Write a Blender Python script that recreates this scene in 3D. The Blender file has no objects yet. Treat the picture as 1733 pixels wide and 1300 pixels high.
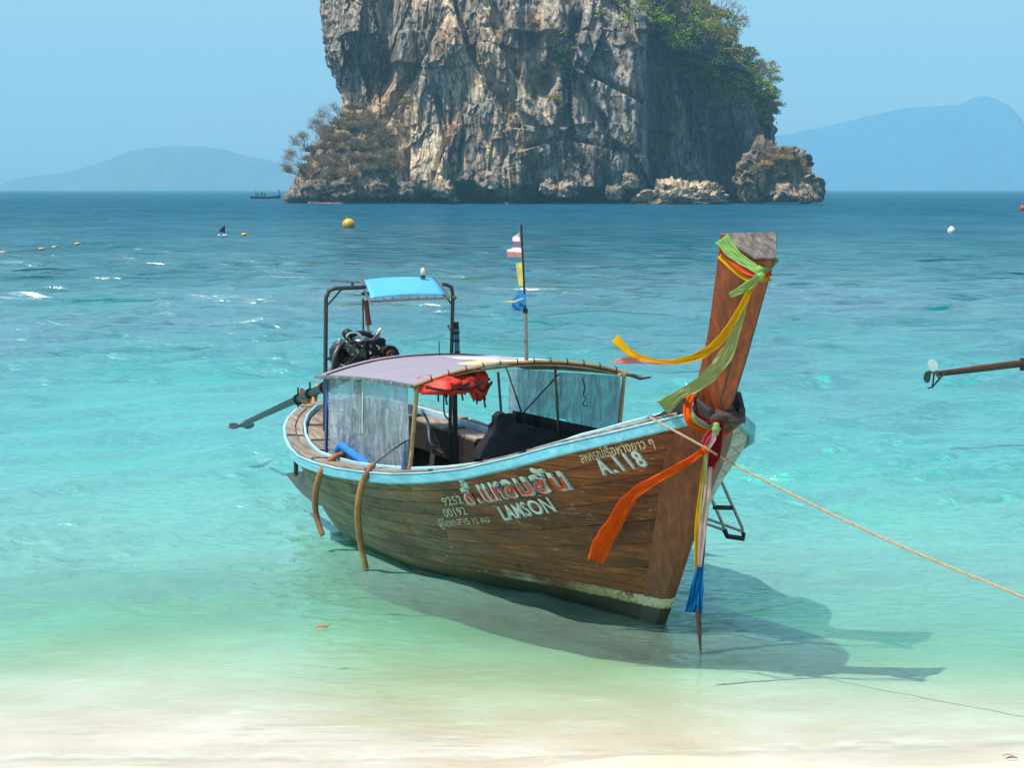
import bpy, bmesh, math, random
import numpy as np
from mathutils import Vector, Matrix

R = math.radians
random.seed(7)
scene = bpy.context.scene
col = scene.collection

# ------------------------------------------------------------------ camera, sky, sun, exposure
cam_data = bpy.data.cameras.new('camera')
cam = bpy.data.objects.new('camera', cam_data)
col.objects.link(cam)
cam.location = (0, 0, 3.3)
cam.rotation_euler = (math.pi / 2 - math.atan(330 / 3400), 0, 0)
cam_data.sensor_width = 36
cam_data.lens = 36 * 3400 / 1733
cam_data.clip_start = 0.1
cam_data.clip_end = 30000
scene.camera = cam

SUN = Vector((-0.43, -0.21, 1.0)).normalized()          # towards the sun
world = bpy.data.worlds.new('World')
scene.world = world
world.use_nodes = True
wn = world.node_tree
wn.nodes.clear()
sky = wn.nodes.new('ShaderNodeTexSky')
sky.sky_type = 'NISHITA'
sky.sun_disc = False
sky.sun_elevation = math.asin(SUN.z)
sky.sun_rotation = math.atan2(SUN.x, SUN.y)
sky.altitude = 0
sky.air_density = 1.2
sky.dust_density = 1.3
sky.ozone_density = 1.6
bg = wn.nodes.new('ShaderNodeBackground')
bg.inputs['Strength'].default_value = 0.105
wo = wn.nodes.new('ShaderNodeOutputWorld')
wn.links.new(sky.outputs[0], bg.inputs['Color'])
wn.links.new(bg.outputs[0], wo.inputs['Surface'])

sd = bpy.data.lights.new('sun', 'SUN')
sd.energy = 4.6
sd.angle = R(0.6)
sd.color = (1.0, 0.95, 0.87)
sun = bpy.data.objects.new('sun', sd)
sun.rotation_euler = SUN.to_track_quat('Z', 'Y').to_euler()
sun.location = (-20, -6, 50)
col.objects.link(sun)

scene.view_settings.view_transform = 'Standard'
scene.view_settings.look = 'None'
scene.view_settings.gamma = 1
scene.view_settings.use_curve_mapping = False
scene.view_settings.exposure = 0.50
scene.render.engine = 'CYCLES'
scene.cycles.use_denoising = True
scene.cycles.max_bounces = 6
scene.cycles.transparent_max_bounces = 16
scene.cycles.volume_bounces = 1
scene.cycles.caustics_reflective = False
scene.cycles.caustics_refractive = False

# ------------------------------------------------------------------ helpers
def srgb(r, g, b):
    f = lambda c: (c / 255 / 12.92) if c <= 10 else ((c / 255 + 0.055) / 1.055) ** 2.4
    return (f(r), f(g), f(b), 1)

class NT:
    """short-hand for building a node tree"""
    def __init__(self, name, disp=None):
        self.m = bpy.data.materials.new(name)
        self.m.use_nodes = True
        self.t = self.m.node_tree
        self.t.nodes.clear()
        self.out = self.t.nodes.new('ShaderNodeOutputMaterial')
    def n(self, kind, **kw):
        nd = self.t.nodes.new('ShaderNode' + kind)
        ins = kw.pop('ins', {})
        for k, v in kw.items():
            setattr(nd, k, v)
        for k, v in ins.items():
            if hasattr(v, 'links') or isinstance(v, bpy.types.NodeSocket):
                self.t.links.new(v, nd.inputs[k])
            else:
                nd.inputs[k].default_value = v
        return nd
    def math(self, op, a, b=0.0, c=None, clamp=False):
        nd = self.n('Math', operation=op, use_clamp=clamp)
        for i, v in enumerate((a, b) if c is None else (a, b, c)):
            if isinstance(v, bpy.types.NodeSocket):
                self.t.links.new(v, nd.inputs[i])
            else:
                nd.inputs[i].default_value = v
        return nd.outputs[0]
    def mix(self, fac, a, b, blend='MIX'):
        nd = self.n('Mix', data_type='RGBA', blend_type=blend)
        for k, v in ((0, fac), (6, a), (7, b)):
            if isinstance(v, bpy.types.NodeSocket):
                self.t.links.new(v, nd.inputs[k])
            else:
                nd.inputs[k].default_value = v
        return nd.outputs[2]
    def ramp(self, fac, stops, interp='LINEAR'):
        nd = self.n('ValToRGB')
        nd.color_ramp.interpolation = interp
        els = nd.color_ramp.elements
        while len(els) < len(stops):
            els.new(0.5)
        for e, (p, c) in zip(els, stops):
            e.position = p
            e.color = c if hasattr(c, '__len__') else (c, c, c, 1)
        self.t.links.new(fac, nd.inputs[0])
        return nd.outputs[0]
    def coords(self, kind='Object', scale=(1, 1, 1), rot=(0, 0, 0), src=None):
        if src is None:
            src = self.n('TexCoord').outputs[kind]
        mp = self.n('Mapping', ins={'Vector': src, 'Scale': scale, 'Rotation': rot})
        return mp.outputs[0]
    def noise(self, vec, scale=5, detail=4, rough=0.55, dist=0.0, which=0):
        nd = self.n('TexNoise', ins={'Vector': vec, 'Scale': scale, 'Detail': detail, 'Roughness': rough, 'Distortion': dist})
        return nd.outputs[which]
    def bump(self, h, strength=0.5, distance=0.01, normal=None):
        nd = self.n('Bump', ins={'Height': h, 'Strength': strength, 'Distance': distance})
        if normal is not None:
            self.t.links.new(normal, nd.inputs['Normal'])
        return nd.outputs[0]
    def link(self, a, b):
        self.t.links.new(a, b)
    def done(self, sh, vol=None):
        self.t.links.new(sh, self.out.inputs['Surface'])
        return self.m

def mesh_obj(name, verts, faces, mat=None, parent=None, smooth=False, edges=()):
    me = bpy.data.meshes.new(name)
    me.from_pydata([tuple(v) for v in verts], edges, faces)
    if smooth:
        me.polygons.foreach_set('use_smooth', [True] * len(me.polygons))
    if mat:
        me.materials.append(mat)
    me.update()
    o = bpy.data.objects.new(name, me)
    col.objects.link(o)
    if parent is not None:
        o.parent = parent
    return o

def grid_obj(name, P, mat=None, parent=None, smooth=True, close_u=False):
    """P: array (nu, nv, 3) of points -> quad mesh built fast with numpy"""
    nu, nv = P.shape[:2]
    idx = np.arange(nu * nv).reshape(nu, nv)
    if close_u:
        idx = np.vstack([idx, idx[:1]])
    a, b, c, d = idx[:-1, :-1], idx[1:, :-1], idx[1:, 1:], idx[:-1, 1:]
    q = np.stack([a, b, c, d], -1).reshape(-1, 4)
    me = bpy.data.meshes.new(name)
    me.vertices.add(nu * nv)
    me.vertices.foreach_set('co', P.reshape(-1).astype(np.float32))
    me.loops.add(q.size)
    me.loops.foreach_set('vertex_index', q.reshape(-1).astype(np.int32))
    me.polygons.add(len(q))
    me.polygons.foreach_set('loop_start', (np.arange(len(q)) * 4).astype(np.int32))
    me.polygons.foreach_set('loop_total', np.full(len(q), 4, np.int32))
    if smooth:
        me.polygons.foreach_set('use_smooth', np.ones(len(q), bool))
    me.update(calc_edges=True)
    me.validate()
    if mat:
        me.materials.append(mat)
    o = bpy.data.objects.new(name, me)
    col.objects.link(o)
    if parent is not None:
        o.parent = parent
    return o

def tag(o, label=None, cat=None, group=None, kind=None):
    if label: o['label'] = label
    if cat: o['category'] = cat
    if group: o['group'] = group
    if kind: o['kind'] = kind
    return o

def empty(name, loc=(0, 0, 0), rz=0, parent=None):
    o = bpy.data.objects.new(name, None)
    o.location = loc
    o.rotation_euler = (0, 0, rz)
    o.empty_display_size = 0.3
    col.objects.link(o)
    if parent is not None:
        o.parent = parent
    return o

# vectorised gradient noise
_rs = np.random.RandomState(11)
_perm = np.concatenate([_rs.permutation(256)] * 3)
_g = _rs.normal(size=(256, 3)); _g /= np.linalg.norm(_g, axis=1)[:, None]
def pnoise(x, y, z):
    x, y, z = np.broadcast_arrays(np.asarray(x, float), np.asarray(y, float), np.asarray(z, float))
    xi, yi, zi = np.floor(x).astype(int), np.floor(y).astype(int), np.floor(z).astype(int)
    xf, yf, zf = x - xi, y - yi, z - zi
    u, v, w = [t * t * t * (t * (t * 6 - 15) + 10) for t in (xf, yf, zf)]
    xi &= 255; yi &= 255; zi &= 255
    def g(dx, dy, dz):
        h = _perm[_perm[_perm[(xi + dx) & 255] + ((yi + dy) & 255)] + ((zi + dz) & 255)]
        gr = _g[h]
        return gr[..., 0] * (xf - dx) + gr[..., 1] * (yf - dy) + gr[..., 2] * (zf - dz)
    l = lambda a, b, t: a + (b - a) * t
    return l(l(l(g(0,0,0), g(1,0,0), u), l(g(0,1,0), g(1,1,0), u), v),
             l(l(g(0,0,1), g(1,0,1), u), l(g(0,1,1), g(1,1,1), u), v), w) * 1.5
def fbm(x, y, z, octv=4, lac=2.1, gain=0.5):
    s = 0; a = 1.0; f = 1.0
    for k in range(octv):
        s = s + a * pnoise(x * f + 17.3 * k, y * f + 5.1 * k, z * f + 9.7 * k)
        a *= gain; f *= lac
    return s
def ridged(x, y, z, octv=4):
    s = 0; a = 1.0; f = 1.0
    for k in range(octv):
        s = s + a * (1 - 2 * np.abs(pnoise(x * f + 7.3 * k, y * f + 3.1 * k, z * f + 1.7 * k)))
        a *= 0.5; f *= 2.1
    return s
def sstep(a, b, x):
    t = np.clip((x - a) / (b - a), 0, 1)
    return t * t * (3 - 2 * t)

# ------------------------------------------------------------------ setting: sand, water, hills, haze
def sand_z(x, y):
    """height of the sand; 0 is the water level"""
    shore = 11.20 + 0.13 * np.clip(x, 0, 9) + 0.05 * np.sin(x * 0.9 + 0.6) + 0.015 * np.sin(x * 2.3) - 0.02 * x
    d = y - shore
    near = np.where(d < 0, -d * 0.07, -(d * 0.086))
    far = -(0.344 + np.clip(d - 4, 0, 7) * 0.030 + np.maximum(d - 11, 0) * 0.085)
    z = np.where(d < 4, near, far)
    z = np.maximum(z, -9.0)
    return z

def make_sand():
    ys = np.concatenate([[-9300, -3000, -800, -200, -60, -20], np.linspace(0, 9, 20)[:-1], np.linspace(9, 20, 180)[:-1], np.linspace(20, 60, 60)[:-1], np.geomspace(60, 9300, 40)])
    xs = np.concatenate([-np.geomspace(6, 9300, 26)[::-1], np.linspace(-6, 6, 160)[1:-1], np.geomspace(6, 9300, 26)])
    Y, X = np.meshgrid(ys, xs, indexing='ij')
    Z = sand_z(X, Y)
    w = np.exp(-((Y - 14) / 9) ** 2) * np.exp(-(X / 9) ** 2)
    Z = Z + w * (0.018 * fbm(X * 0.7, Y * 0.9, 0, 3) + 0.004 * pnoise(X * 3, Y * 5, 2))
    Z = np.minimum(Z, 1.4)
    t = NT('sand_material')
    c = t.coords('Object')
    big = t.noise(c, 0.8, 5, 0.6)
    fine = t.noise(c, 260, 3, 0.7)
    base = t.ramp(big, [(0.3, srgb(190, 176, 148)), (0.5, srgb(210, 199, 180)), (0.66, srgb(224, 217, 204))])
    base = t.mix(t.math('MULTIPLY', fine, 0.35), base, srgb(196, 172, 140))
    sep = t.n('SeparateXYZ', ins={0: t.n('TexCoord').outputs['Object']})
    wet = t.n('MapRange', ins={0: sep.outputs[2], 1: 0.012, 2: 0.05, 3: 1.0, 4: 0.0}).outputs[0]
    base = t.mix(t.math('MULTIPLY', wet, 0.25), base, srgb(196, 172, 136))
    rip = t.noise(t.coords('Object', (1.2, 7, 1)), 3, 3, 0.5)
    b = t.bump(t.math('ADD', t.math('MULTIPLY', fine, 0.25), rip), 0.35, 0.015)
    p = t.n('BsdfPrincipled', ins={'Base Color': base, 'Roughness': 0.85, 'Normal': b})
    o = grid_obj('beach_sand', np.stack([X, Y, Z], -1), t.done(p.outputs[0]))
    tag(o, kind='structure')
make_sand()

def wave_height(x, y):
    rs = np.random.RandomState(5)
    D = np.hypot(x, y)
    z = np.zeros_like(x)
    calm = 0.10 + 0.62 * sstep(12.2, 20, y) + 0.14 * sstep(22, 55, y)
    n = 54
    grp = np.clip(0.45 + 1.9 * pnoise(x / 1.3, y / 2.1, 0.3) + 0.8 * pnoise(x / 9, y / 14, 4.3), 0.08, 1.25)
    for k in range(n):
        lam = 0.34 * (9.0 / 0.34) ** (k / (n - 1)) * rs.uniform(0.92, 1.08)
        ang = R(90 + 14) + rs.normal() * R(38)
        kx, ky = 2 * math.pi / lam * math.cos(ang), 2 * math.pi / lam * math.sin(ang)
        amp = 0.0092 * lam ** 0.8 * (1.0 if lam < 2.2 else (2.2 / lam) ** 1.0)
        fade = np.clip((lam / (D * D * 0.00007) - 2.6) / 2.0, 0, 1)
        env = 0.65 + 0.5 * pnoise(x / (lam * 5) + k * 3.1, y / (lam * 7) + k, k * 0.37)
        ph = kx * x + ky * y + rs.uniform(0, 6.28)
        s = np.sin(ph)
        z += 1.9 * amp * fade * env * (grp if lam < 2.0 else 1.0) * (s + 0.28 * np.sin(2 * ph + 1.57)) * (calm if lam < 3 else calm ** 1.5)
    return z

def make_water():
    a_f = np.radians(np.linspace(-17, 17, 560))
    a_l = np.radians(np.array([-89, -75, -60, -45, -35, -28, -22, -19.5]))
    ang = np.concatenate([a_l, a_f, -a_l[::-1]])
    r = [9.5]
    while r[-1] < 230:
        r.append(r[-1] + min(max(r[-1] ** 2 * 0.00007, 0.018), 1.6))
    r = np.concatenate([r, np.geomspace(r[-1] * 1.02, 9300, 50)])
    Rr, A = np.meshgrid(r, ang, indexing='ij')
    X, Y = Rr * np.sin(A), Rr * np.cos(A)
    inner = (np.abs(A) < R(21)) & (Rr < 400)
    Z = np.zeros_like(X)
    Z[inner] = wave_height(X[inner], Y[inner])
    print('water grid', X.shape)
    t = NT('sea_water')
    geo = t.n('NewGeometry')
    pos = geo.outputs['Position']
    sep = t.n('SeparateXYZ', ins={0: pos})
    y = sep.outputs[1]
    wob = t.noise(t.n('Mapping', ins={'Vector': pos, 'Scale': (0.05, 0.035, 0)}).outputs[0], 1.0, 4, 0.6)
    yw = t.math('ADD', y, t.math('MULTIPLY', t.math('SUBTRACT', wob, 0.5), t.math('MULTIPLY', y, 0.9)))
    ly = t.math('LOGARITHM', t.math('MAXIMUM', yw, 1.0), 10.0)
    def lg(v): return (math.log10(v) - 1.0) / 2.0
    f = t.math('MULTIPLY', t.math('SUBTRACT', ly, 1.0), 0.5)
    # how much the suspended matter hides the bottom, and the colour it scatters back
    dens = t.ramp(f, [(lg(11.2), 0.0), (lg(13), 0.08), (lg(14.5), 0.22), (lg(16), 0.36), (lg(17.5), 0.50), (lg(19), 0.62), (lg(26), 0.84), (lg(40), 0.95)])
    scat = t.ramp(f, [(lg(12), srgb(206, 222, 202)), (lg(16), srgb(168, 228, 212)), (lg(23), srgb(92, 208, 190)), (lg(32), srgb(56, 190, 174)), (lg(46), srgb(14, 148, 144)),
                      (lg(75), srgb(0, 102, 112)), (lg(140), srgb(0, 88, 110)), (lg(400), srgb(0, 88, 116))])
    trans = t.ramp(f, [(lg(11.2), (1, 1, 1, 1)), (lg(13.0), srgb(230, 249, 240)), (lg(14.4), srgb(188, 240, 222)), (lg(15.6), srgb(146, 230, 208)), (lg(17.5), srgb(122, 222, 200)), (lg(20), srgb(100, 212, 192)), (lg(30), srgb(30, 184, 168))])
    # small ripples: three sizes, each fading where it gets too small to see
    def rip(sx, sy, sc, det, near, far, rot=0.0):
        mp = t.n('Mapping', ins={'Vector': pos, 'Scale': (sx, sy, 1), 'Rotation': (0, 0, rot)}).outputs[0]
        nz = t.noise(mp, sc, det, 0.45, 0.5)
        w = t.n('MapRange', ins={0: y, 1: near, 2: far, 3: 1.0, 4: 0.0}).outputs[0]
        return t.math('MULTIPLY', nz, w)
    calm = t.n('MapRange', ins={0: y, 1: 11.5, 2: 18.0, 3: 0.4, 4: 1.5}).outputs[0]
    h1 = t.math('MULTIPLY', rip(1.0, 1.7, 4.5, 3, 40, 130, 0.15), 0.055)
    h2 = t.math('MULTIPLY', rip(0.9, 1.7, 1.1, 4, 200, 900, -0.1), 0.11)
    h3 = t.math('MULTIPLY', rip(0.8, 1.6, 0.28, 5, 5000, 9000, 0.05), 6.0)
    h4 = t.math('MULTIPLY', rip(0.8, 1.3, 0.09, 4, 5000, 9000, -0.05), 14.0)
    far4 = t.n('MapRange', ins={0: y, 1: 90, 2: 300, 3: 0.0, 4: 1.0}).outputs[0]
    far = t.n('MapRange', ins={0: y, 1: 25, 2: 90, 3: 0.0, 4: 1.0}).outputs[0]
    mid = t.n('MapRange', ins={0: y, 1: 14, 2: 40, 3: 0.15, 4: 1.0}).outputs[0]
    h = t.math('ADD', t.math('MULTIPLY', h1, calm), t.math('ADD', t.math('MULTIPLY', h2, mid), t.math('ADD', t.math('MULTIPLY', h3, far), t.math('MULTIPLY', h4, far4))))
    nrm = t.bump(h, 0.6, 1.0)
    # whitecaps
    wc = t.noise(t.n('Mapping', ins={'Vector': pos, 'Scale': (0.10, 0.16, 1)}).outputs[0], 1.0, 8, 0.72)
    wc = t.n('MapRange', ins={0: wc, 1: 0.685, 2: 0.715, 3: 0.0, 4: 1.0}).outputs[0]
    wfar = t.n('MapRange', ins={0: y, 1: 90, 2: 180, 3: 0.0, 4: 0.9}).outputs[0]
    wc = t.math('MULTIPLY', wc, wfar)
    # thin swash foam at the water's edge
    fo = t.noise(t.n('Mapping', ins={'Vector': pos, 'Scale': (0.7, 3.2, 1), 'Rotation': (0, 0, 0.12)}).outputs[0], 1.6, 9, 0.68, 1.2)
    fo = t.n('MapRange', ins={0: fo, 1: 0.54, 2: 0.72, 3: 0.0, 4: 0.42}).outputs[0]
    fw = t.ramp(f, [(lg(11.3), 1.0), (lg(12.6), 0.65), (lg(14.2), 0.0)])
    sl = t.math('SUBTRACT', y, t.math('ADD', 11.2, t.math('MULTIPLY', t.math('MAXIMUM', sep.outputs[0], 0.0), 0.12)))
    sn = t.noise(t.n('Mapping', ins={'Vector': pos, 'Scale': (1.6, 2.6, 1)}).outputs[0], 2.0, 8, 0.7, 0.6)
    sl = t.math('ABSOLUTE', t.math('SUBTRACT', sl, t.math('MULTIPLY', sn, 0.5)))
    edge = t.math('MULTIPLY', t.n('MapRange', ins={0: sl, 1: 0.10, 2: 0.0}).outputs[0], t.n('MapRange', ins={0: sn, 1: 0.40, 2: 0.56, 3: 0.03, 4: 0.38}).outputs[0])
    foam = t.math('MAXIMUM', wc, t.math('MAXIMUM', edge, t.math('MULTIPLY', fo, fw)))
    diff = t.n('BsdfDiffuse', ins={'Color': t.mix(foam, scat, srgb(240, 245, 244)), 'Normal': t.bump(h, 0.9, 1.0)})
    tr = t.n('BsdfTransparent', ins={'Color': trans})
    body = t.n('MixShader', ins={0: t.math('MAXIMUM', dens, foam), 1: tr.outputs[0], 2: diff.outputs[0]})
    rgh = t.n('MapRange', ins={0: y, 1: 30, 2: 200, 3: 0.15, 4: 0.16}).outputs[0]
    gl = t.n('BsdfGlossy', ins={'Color': (0.85, 1.0, 0.90, 1), 'Roughness': rgh, 'Normal': nrm})
    fr = t.n('Fresnel', ins={'IOR': 1.33, 'Normal': nrm})
    frm = t.ramp(f, [(lg(13), 0.30), (lg(16), 0.52), (lg(26), 0.74), (lg(60), 0.85), (lg(110), 0.42), (lg(300), 0.17)])
    paw = t.noise(t.n('Mapping', ins={'Vector': pos, 'Scale': (0.05, 0.022, 0), 'Rotation': (0, 0, 0.25)}).outputs[0], 1.0, 5, 0.62)
    frm = t.math('MULTIPLY', frm, t.n('MapRange', ins={0: paw, 1: 0.36, 2: 0.64, 3: 0.70, 4: 1.25}).outputs[0])
    frc = t.math('MINIMUM', t.math('MULTIPLY', fr.outputs[0], frm), 0.9)
    sh = t.n('MixShader', ins={0: frc, 1: body.outputs[0], 2: gl.outputs[0]})
    o = grid_obj('sea_water', np.stack([X, Y, Z], -1), t.done(sh.outputs[0]))
    tag(o, kind='structure')
make_water()

def make_hill(name, pts, Y, seed, col3):
    """pts: (x, z) ridge line at distance Y; the hill has real depth behind and in front"""
    xs = np.array([p[0] for p in pts], float); zs = np.array([p[1] for p in pts], float)
    x = np.linspace(xs[0], xs[-1], 420)
    v = np.linspace(-1, 1, 40)
    V, X = np.meshgrid(v, x, indexing='ij')
    H = np.interp(X, xs, zs)
    H0 = H
    prof = np.cos(V * math.pi / 2) ** 0.8
    n = fbm(X / 90 + seed, V * 3, seed, 5) * 0.05 * prof
    Z = H * (prof + n * (1 - np.exp(-(V * 4) ** 2) * 0.75)) - 2 + 1.4 * pnoise(X / 14, V * 9, seed)
    W = 260 + H * 2.0
    Yy = Y + V * W
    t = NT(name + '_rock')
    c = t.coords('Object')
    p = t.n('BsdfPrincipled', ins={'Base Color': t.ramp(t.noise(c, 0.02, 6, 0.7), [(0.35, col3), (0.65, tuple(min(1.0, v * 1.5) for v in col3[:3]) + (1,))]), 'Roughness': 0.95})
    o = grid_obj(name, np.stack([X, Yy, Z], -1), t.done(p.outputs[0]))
    tag(o, kind='structure')
def px2m(px, y, D):
    return ((px - 866.5) / 3400 * D, 3.3 + (320 - y) / 3400 * D)
DH = 5800
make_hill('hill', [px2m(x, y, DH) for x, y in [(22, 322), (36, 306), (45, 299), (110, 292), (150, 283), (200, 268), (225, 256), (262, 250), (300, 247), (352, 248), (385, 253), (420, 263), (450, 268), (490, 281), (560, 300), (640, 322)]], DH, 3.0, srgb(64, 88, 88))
make_hill('hill', [px2m(x, y, DH * 1.2) for x, y in [(1050, 320), (1150, 262), (1240, 238), (1330, 226), (1380, 217), (1440, 203), (1500, 188), (1520, 184), (1570, 181), (1612, 180), (1635, 170), (1652, 163), (1664, 168), (1671, 192), (1690, 210), (1733, 228), (1800, 250), (1900, 290), (1990, 322)]], DH * 1.2, 8.0, srgb(34, 84, 108))  # base colour shifted to blue: distance haze put into the right hill's colour

def make_haze():
    x0, x1, y0, y1, z0, z1 = -9600, 9600, -9600, 9600, -11, 620
    v = [(x, y, z) for x in (x0, x1) for y in (y0, y1) for z in (z0, z1)]
    f = [(0, 1, 3, 2), (4, 6, 7, 5), (0, 4, 5, 1), (2, 3, 7, 6), (0, 2, 6, 4), (1, 5, 7, 3)]
    o = mesh_obj('haze', v, f)
    m = bpy.data.materials.new('haze_air'); m.use_nodes = True
    nt = m.node_tree; nt.nodes.clear()
    out = nt.nodes.new('ShaderNodeOutputMaterial')
    pv = nt.nodes.new('ShaderNodeVolumePrincipled')
    pv.inputs['Color'].default_value = (0.34, 0.72, 0.93, 1)
    pv.inputs['Density'].default_value = 0.00021
    pv.inputs['Anisotropy'].default_value = 0.0
    nt.links.new(pv.outputs[0], out.inputs['Volume'])
    o.data.materials.append(m)
    tag(o, kind='stuff')
make_haze()
# ------------------------------------------------------------------ the limestone island
CY = 470.0                                   # distance of its face; 1 photo pixel is about 0.138 m there
def cx(px, D=455.0): return (px - 866.5) / 3400 * D
def cz(py, D=455.0): return 3.3 + (320 - py) / 3400 * D

def rock_material(name='limestone'):
    t = NT(name)
    c = t.coords('Object')
    att = t.n('Attribute', attribute_name='tint').outputs['Color']
    streak = t.noise(t.coords('Object', (0.55, 0.55, 0.055)), 1.0, 9, 0.68, 0.8)
    blot = t.noise(c, 0.10, 7, 0.65, 0.5)
    fine = t.noise(t.coords('Object', (1, 1, 0.6)), 1.3, 8, 0.72)
    base = t.mix(0.85, t.ramp(blot, [(0.32, srgb(134, 128, 124)), (0.5, srgb(190, 178, 162)), (0.68, srgb(232, 218, 194))]), att, 'MULTIPLY')
    st = t.ramp(streak, [(0.40, (0.10, 0.11, 0.13, 1)), (0.47, (0.50, 0.50, 0.52, 1)), (0.56, (1.05, 1.02, 0.97, 1)), (0.66, (1.25, 1.2, 1.1, 1))])
    base = t.mix(0.9, base, st, 'MULTIPLY')
    base = t.mix(0.55, base, t.ramp(fine, [(0.35, (0.45, 0.45, 0.47, 1)), (0.6, (1.2, 1.18, 1.12, 1))]), 'MULTIPLY')
    h = t.math('ADD', t.math('MULTIPLY', streak, 1.0), t.math('MULTIPLY', fine, 0.8))
    b = t.bump(h, 0.9, 1.1)
    p = t.n('BsdfPrincipled', ins={'Base Color': base, 'Roughness': 0.92, 'Normal': b})
    p.inputs['Specular IOR Level'].default_value = 0.15
    return t.done(p.outputs[0])
ROCK = rock_material()

def set_tint(o, cols):
    a = o.data.color_attributes.new('tint', 'FLOAT_COLOR', 'POINT')
    c = np.ones((len(o.data.vertices), 4), np.float32)
    c[:, :3] = cols.reshape(-1, 3)
    a.data.foreach_set('color', c.reshape(-1))

def seg_dist(X, Z, pts):
    """distance to a polyline in the face's own (X, Z) plane, and the signed side"""
    best = np.full(X.shape, 1e9); side = np.zeros(X.shape)
    for (x0, z0), (x1, z1) in zip(pts[:-1], pts[1:]):
        dx, dz = x1 - x0, z1 - z0
        t = np.clip(((X - x0) * dx + (Z - z0) * dz) / (dx * dx + dz * dz), 0, 1)
        d = np.hypot(X - x0 - t * dx, Z - z0 - t * dz)
        s = (X - x0) * dz - (Z - z0) * dx
        m = d < best
        best = np.where(m, d, best); side = np.where(m, np.sign(s), side)
    return best, side

def facets(X, Z, sx, sz, seed, tx, tz, off):
    """broken planes: every Voronoi cell carries its own tilt and set-back"""
    rs = np.random.RandomState(seed)
    N = 64
    jx, jz = rs.rand(N, N), rs.rand(N, N)
    gx, gz, go = rs.normal(size=(N, N)) * tx, rs.normal(size=(N, N)) * tz - tz * 0.8, rs.normal(size=(N, N)) * off
    U, V = X / sx, Z / sz
    U = U + 0.5 * (np.floor(V) % 2)
    iu, iv = np.floor(U).astype(int), np.floor(V).astype(int)
    best = np.full(X.shape, 1e9); out = np.zeros(X.shape)
    for du in (-1, 0, 1):
        for dv in (-1, 0, 1):
            cu, cv = iu + du, iv + dv
            a, b = cu % N, cv % N
            px, pz = cu + jx[a, b], cv + jz[a, b]
            d = np.abs(U - px) ** 1.6 + np.abs(V - pz) ** 1.6
            val = go[a, b] + gx[a, b] * (U - px) * sx * 0.55 + gz[a, b] * (V - pz) * sz * 0.55
            m = d < best
            best = np.where(m, d, best); out = np.where(m, val, out)
    return out

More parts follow.
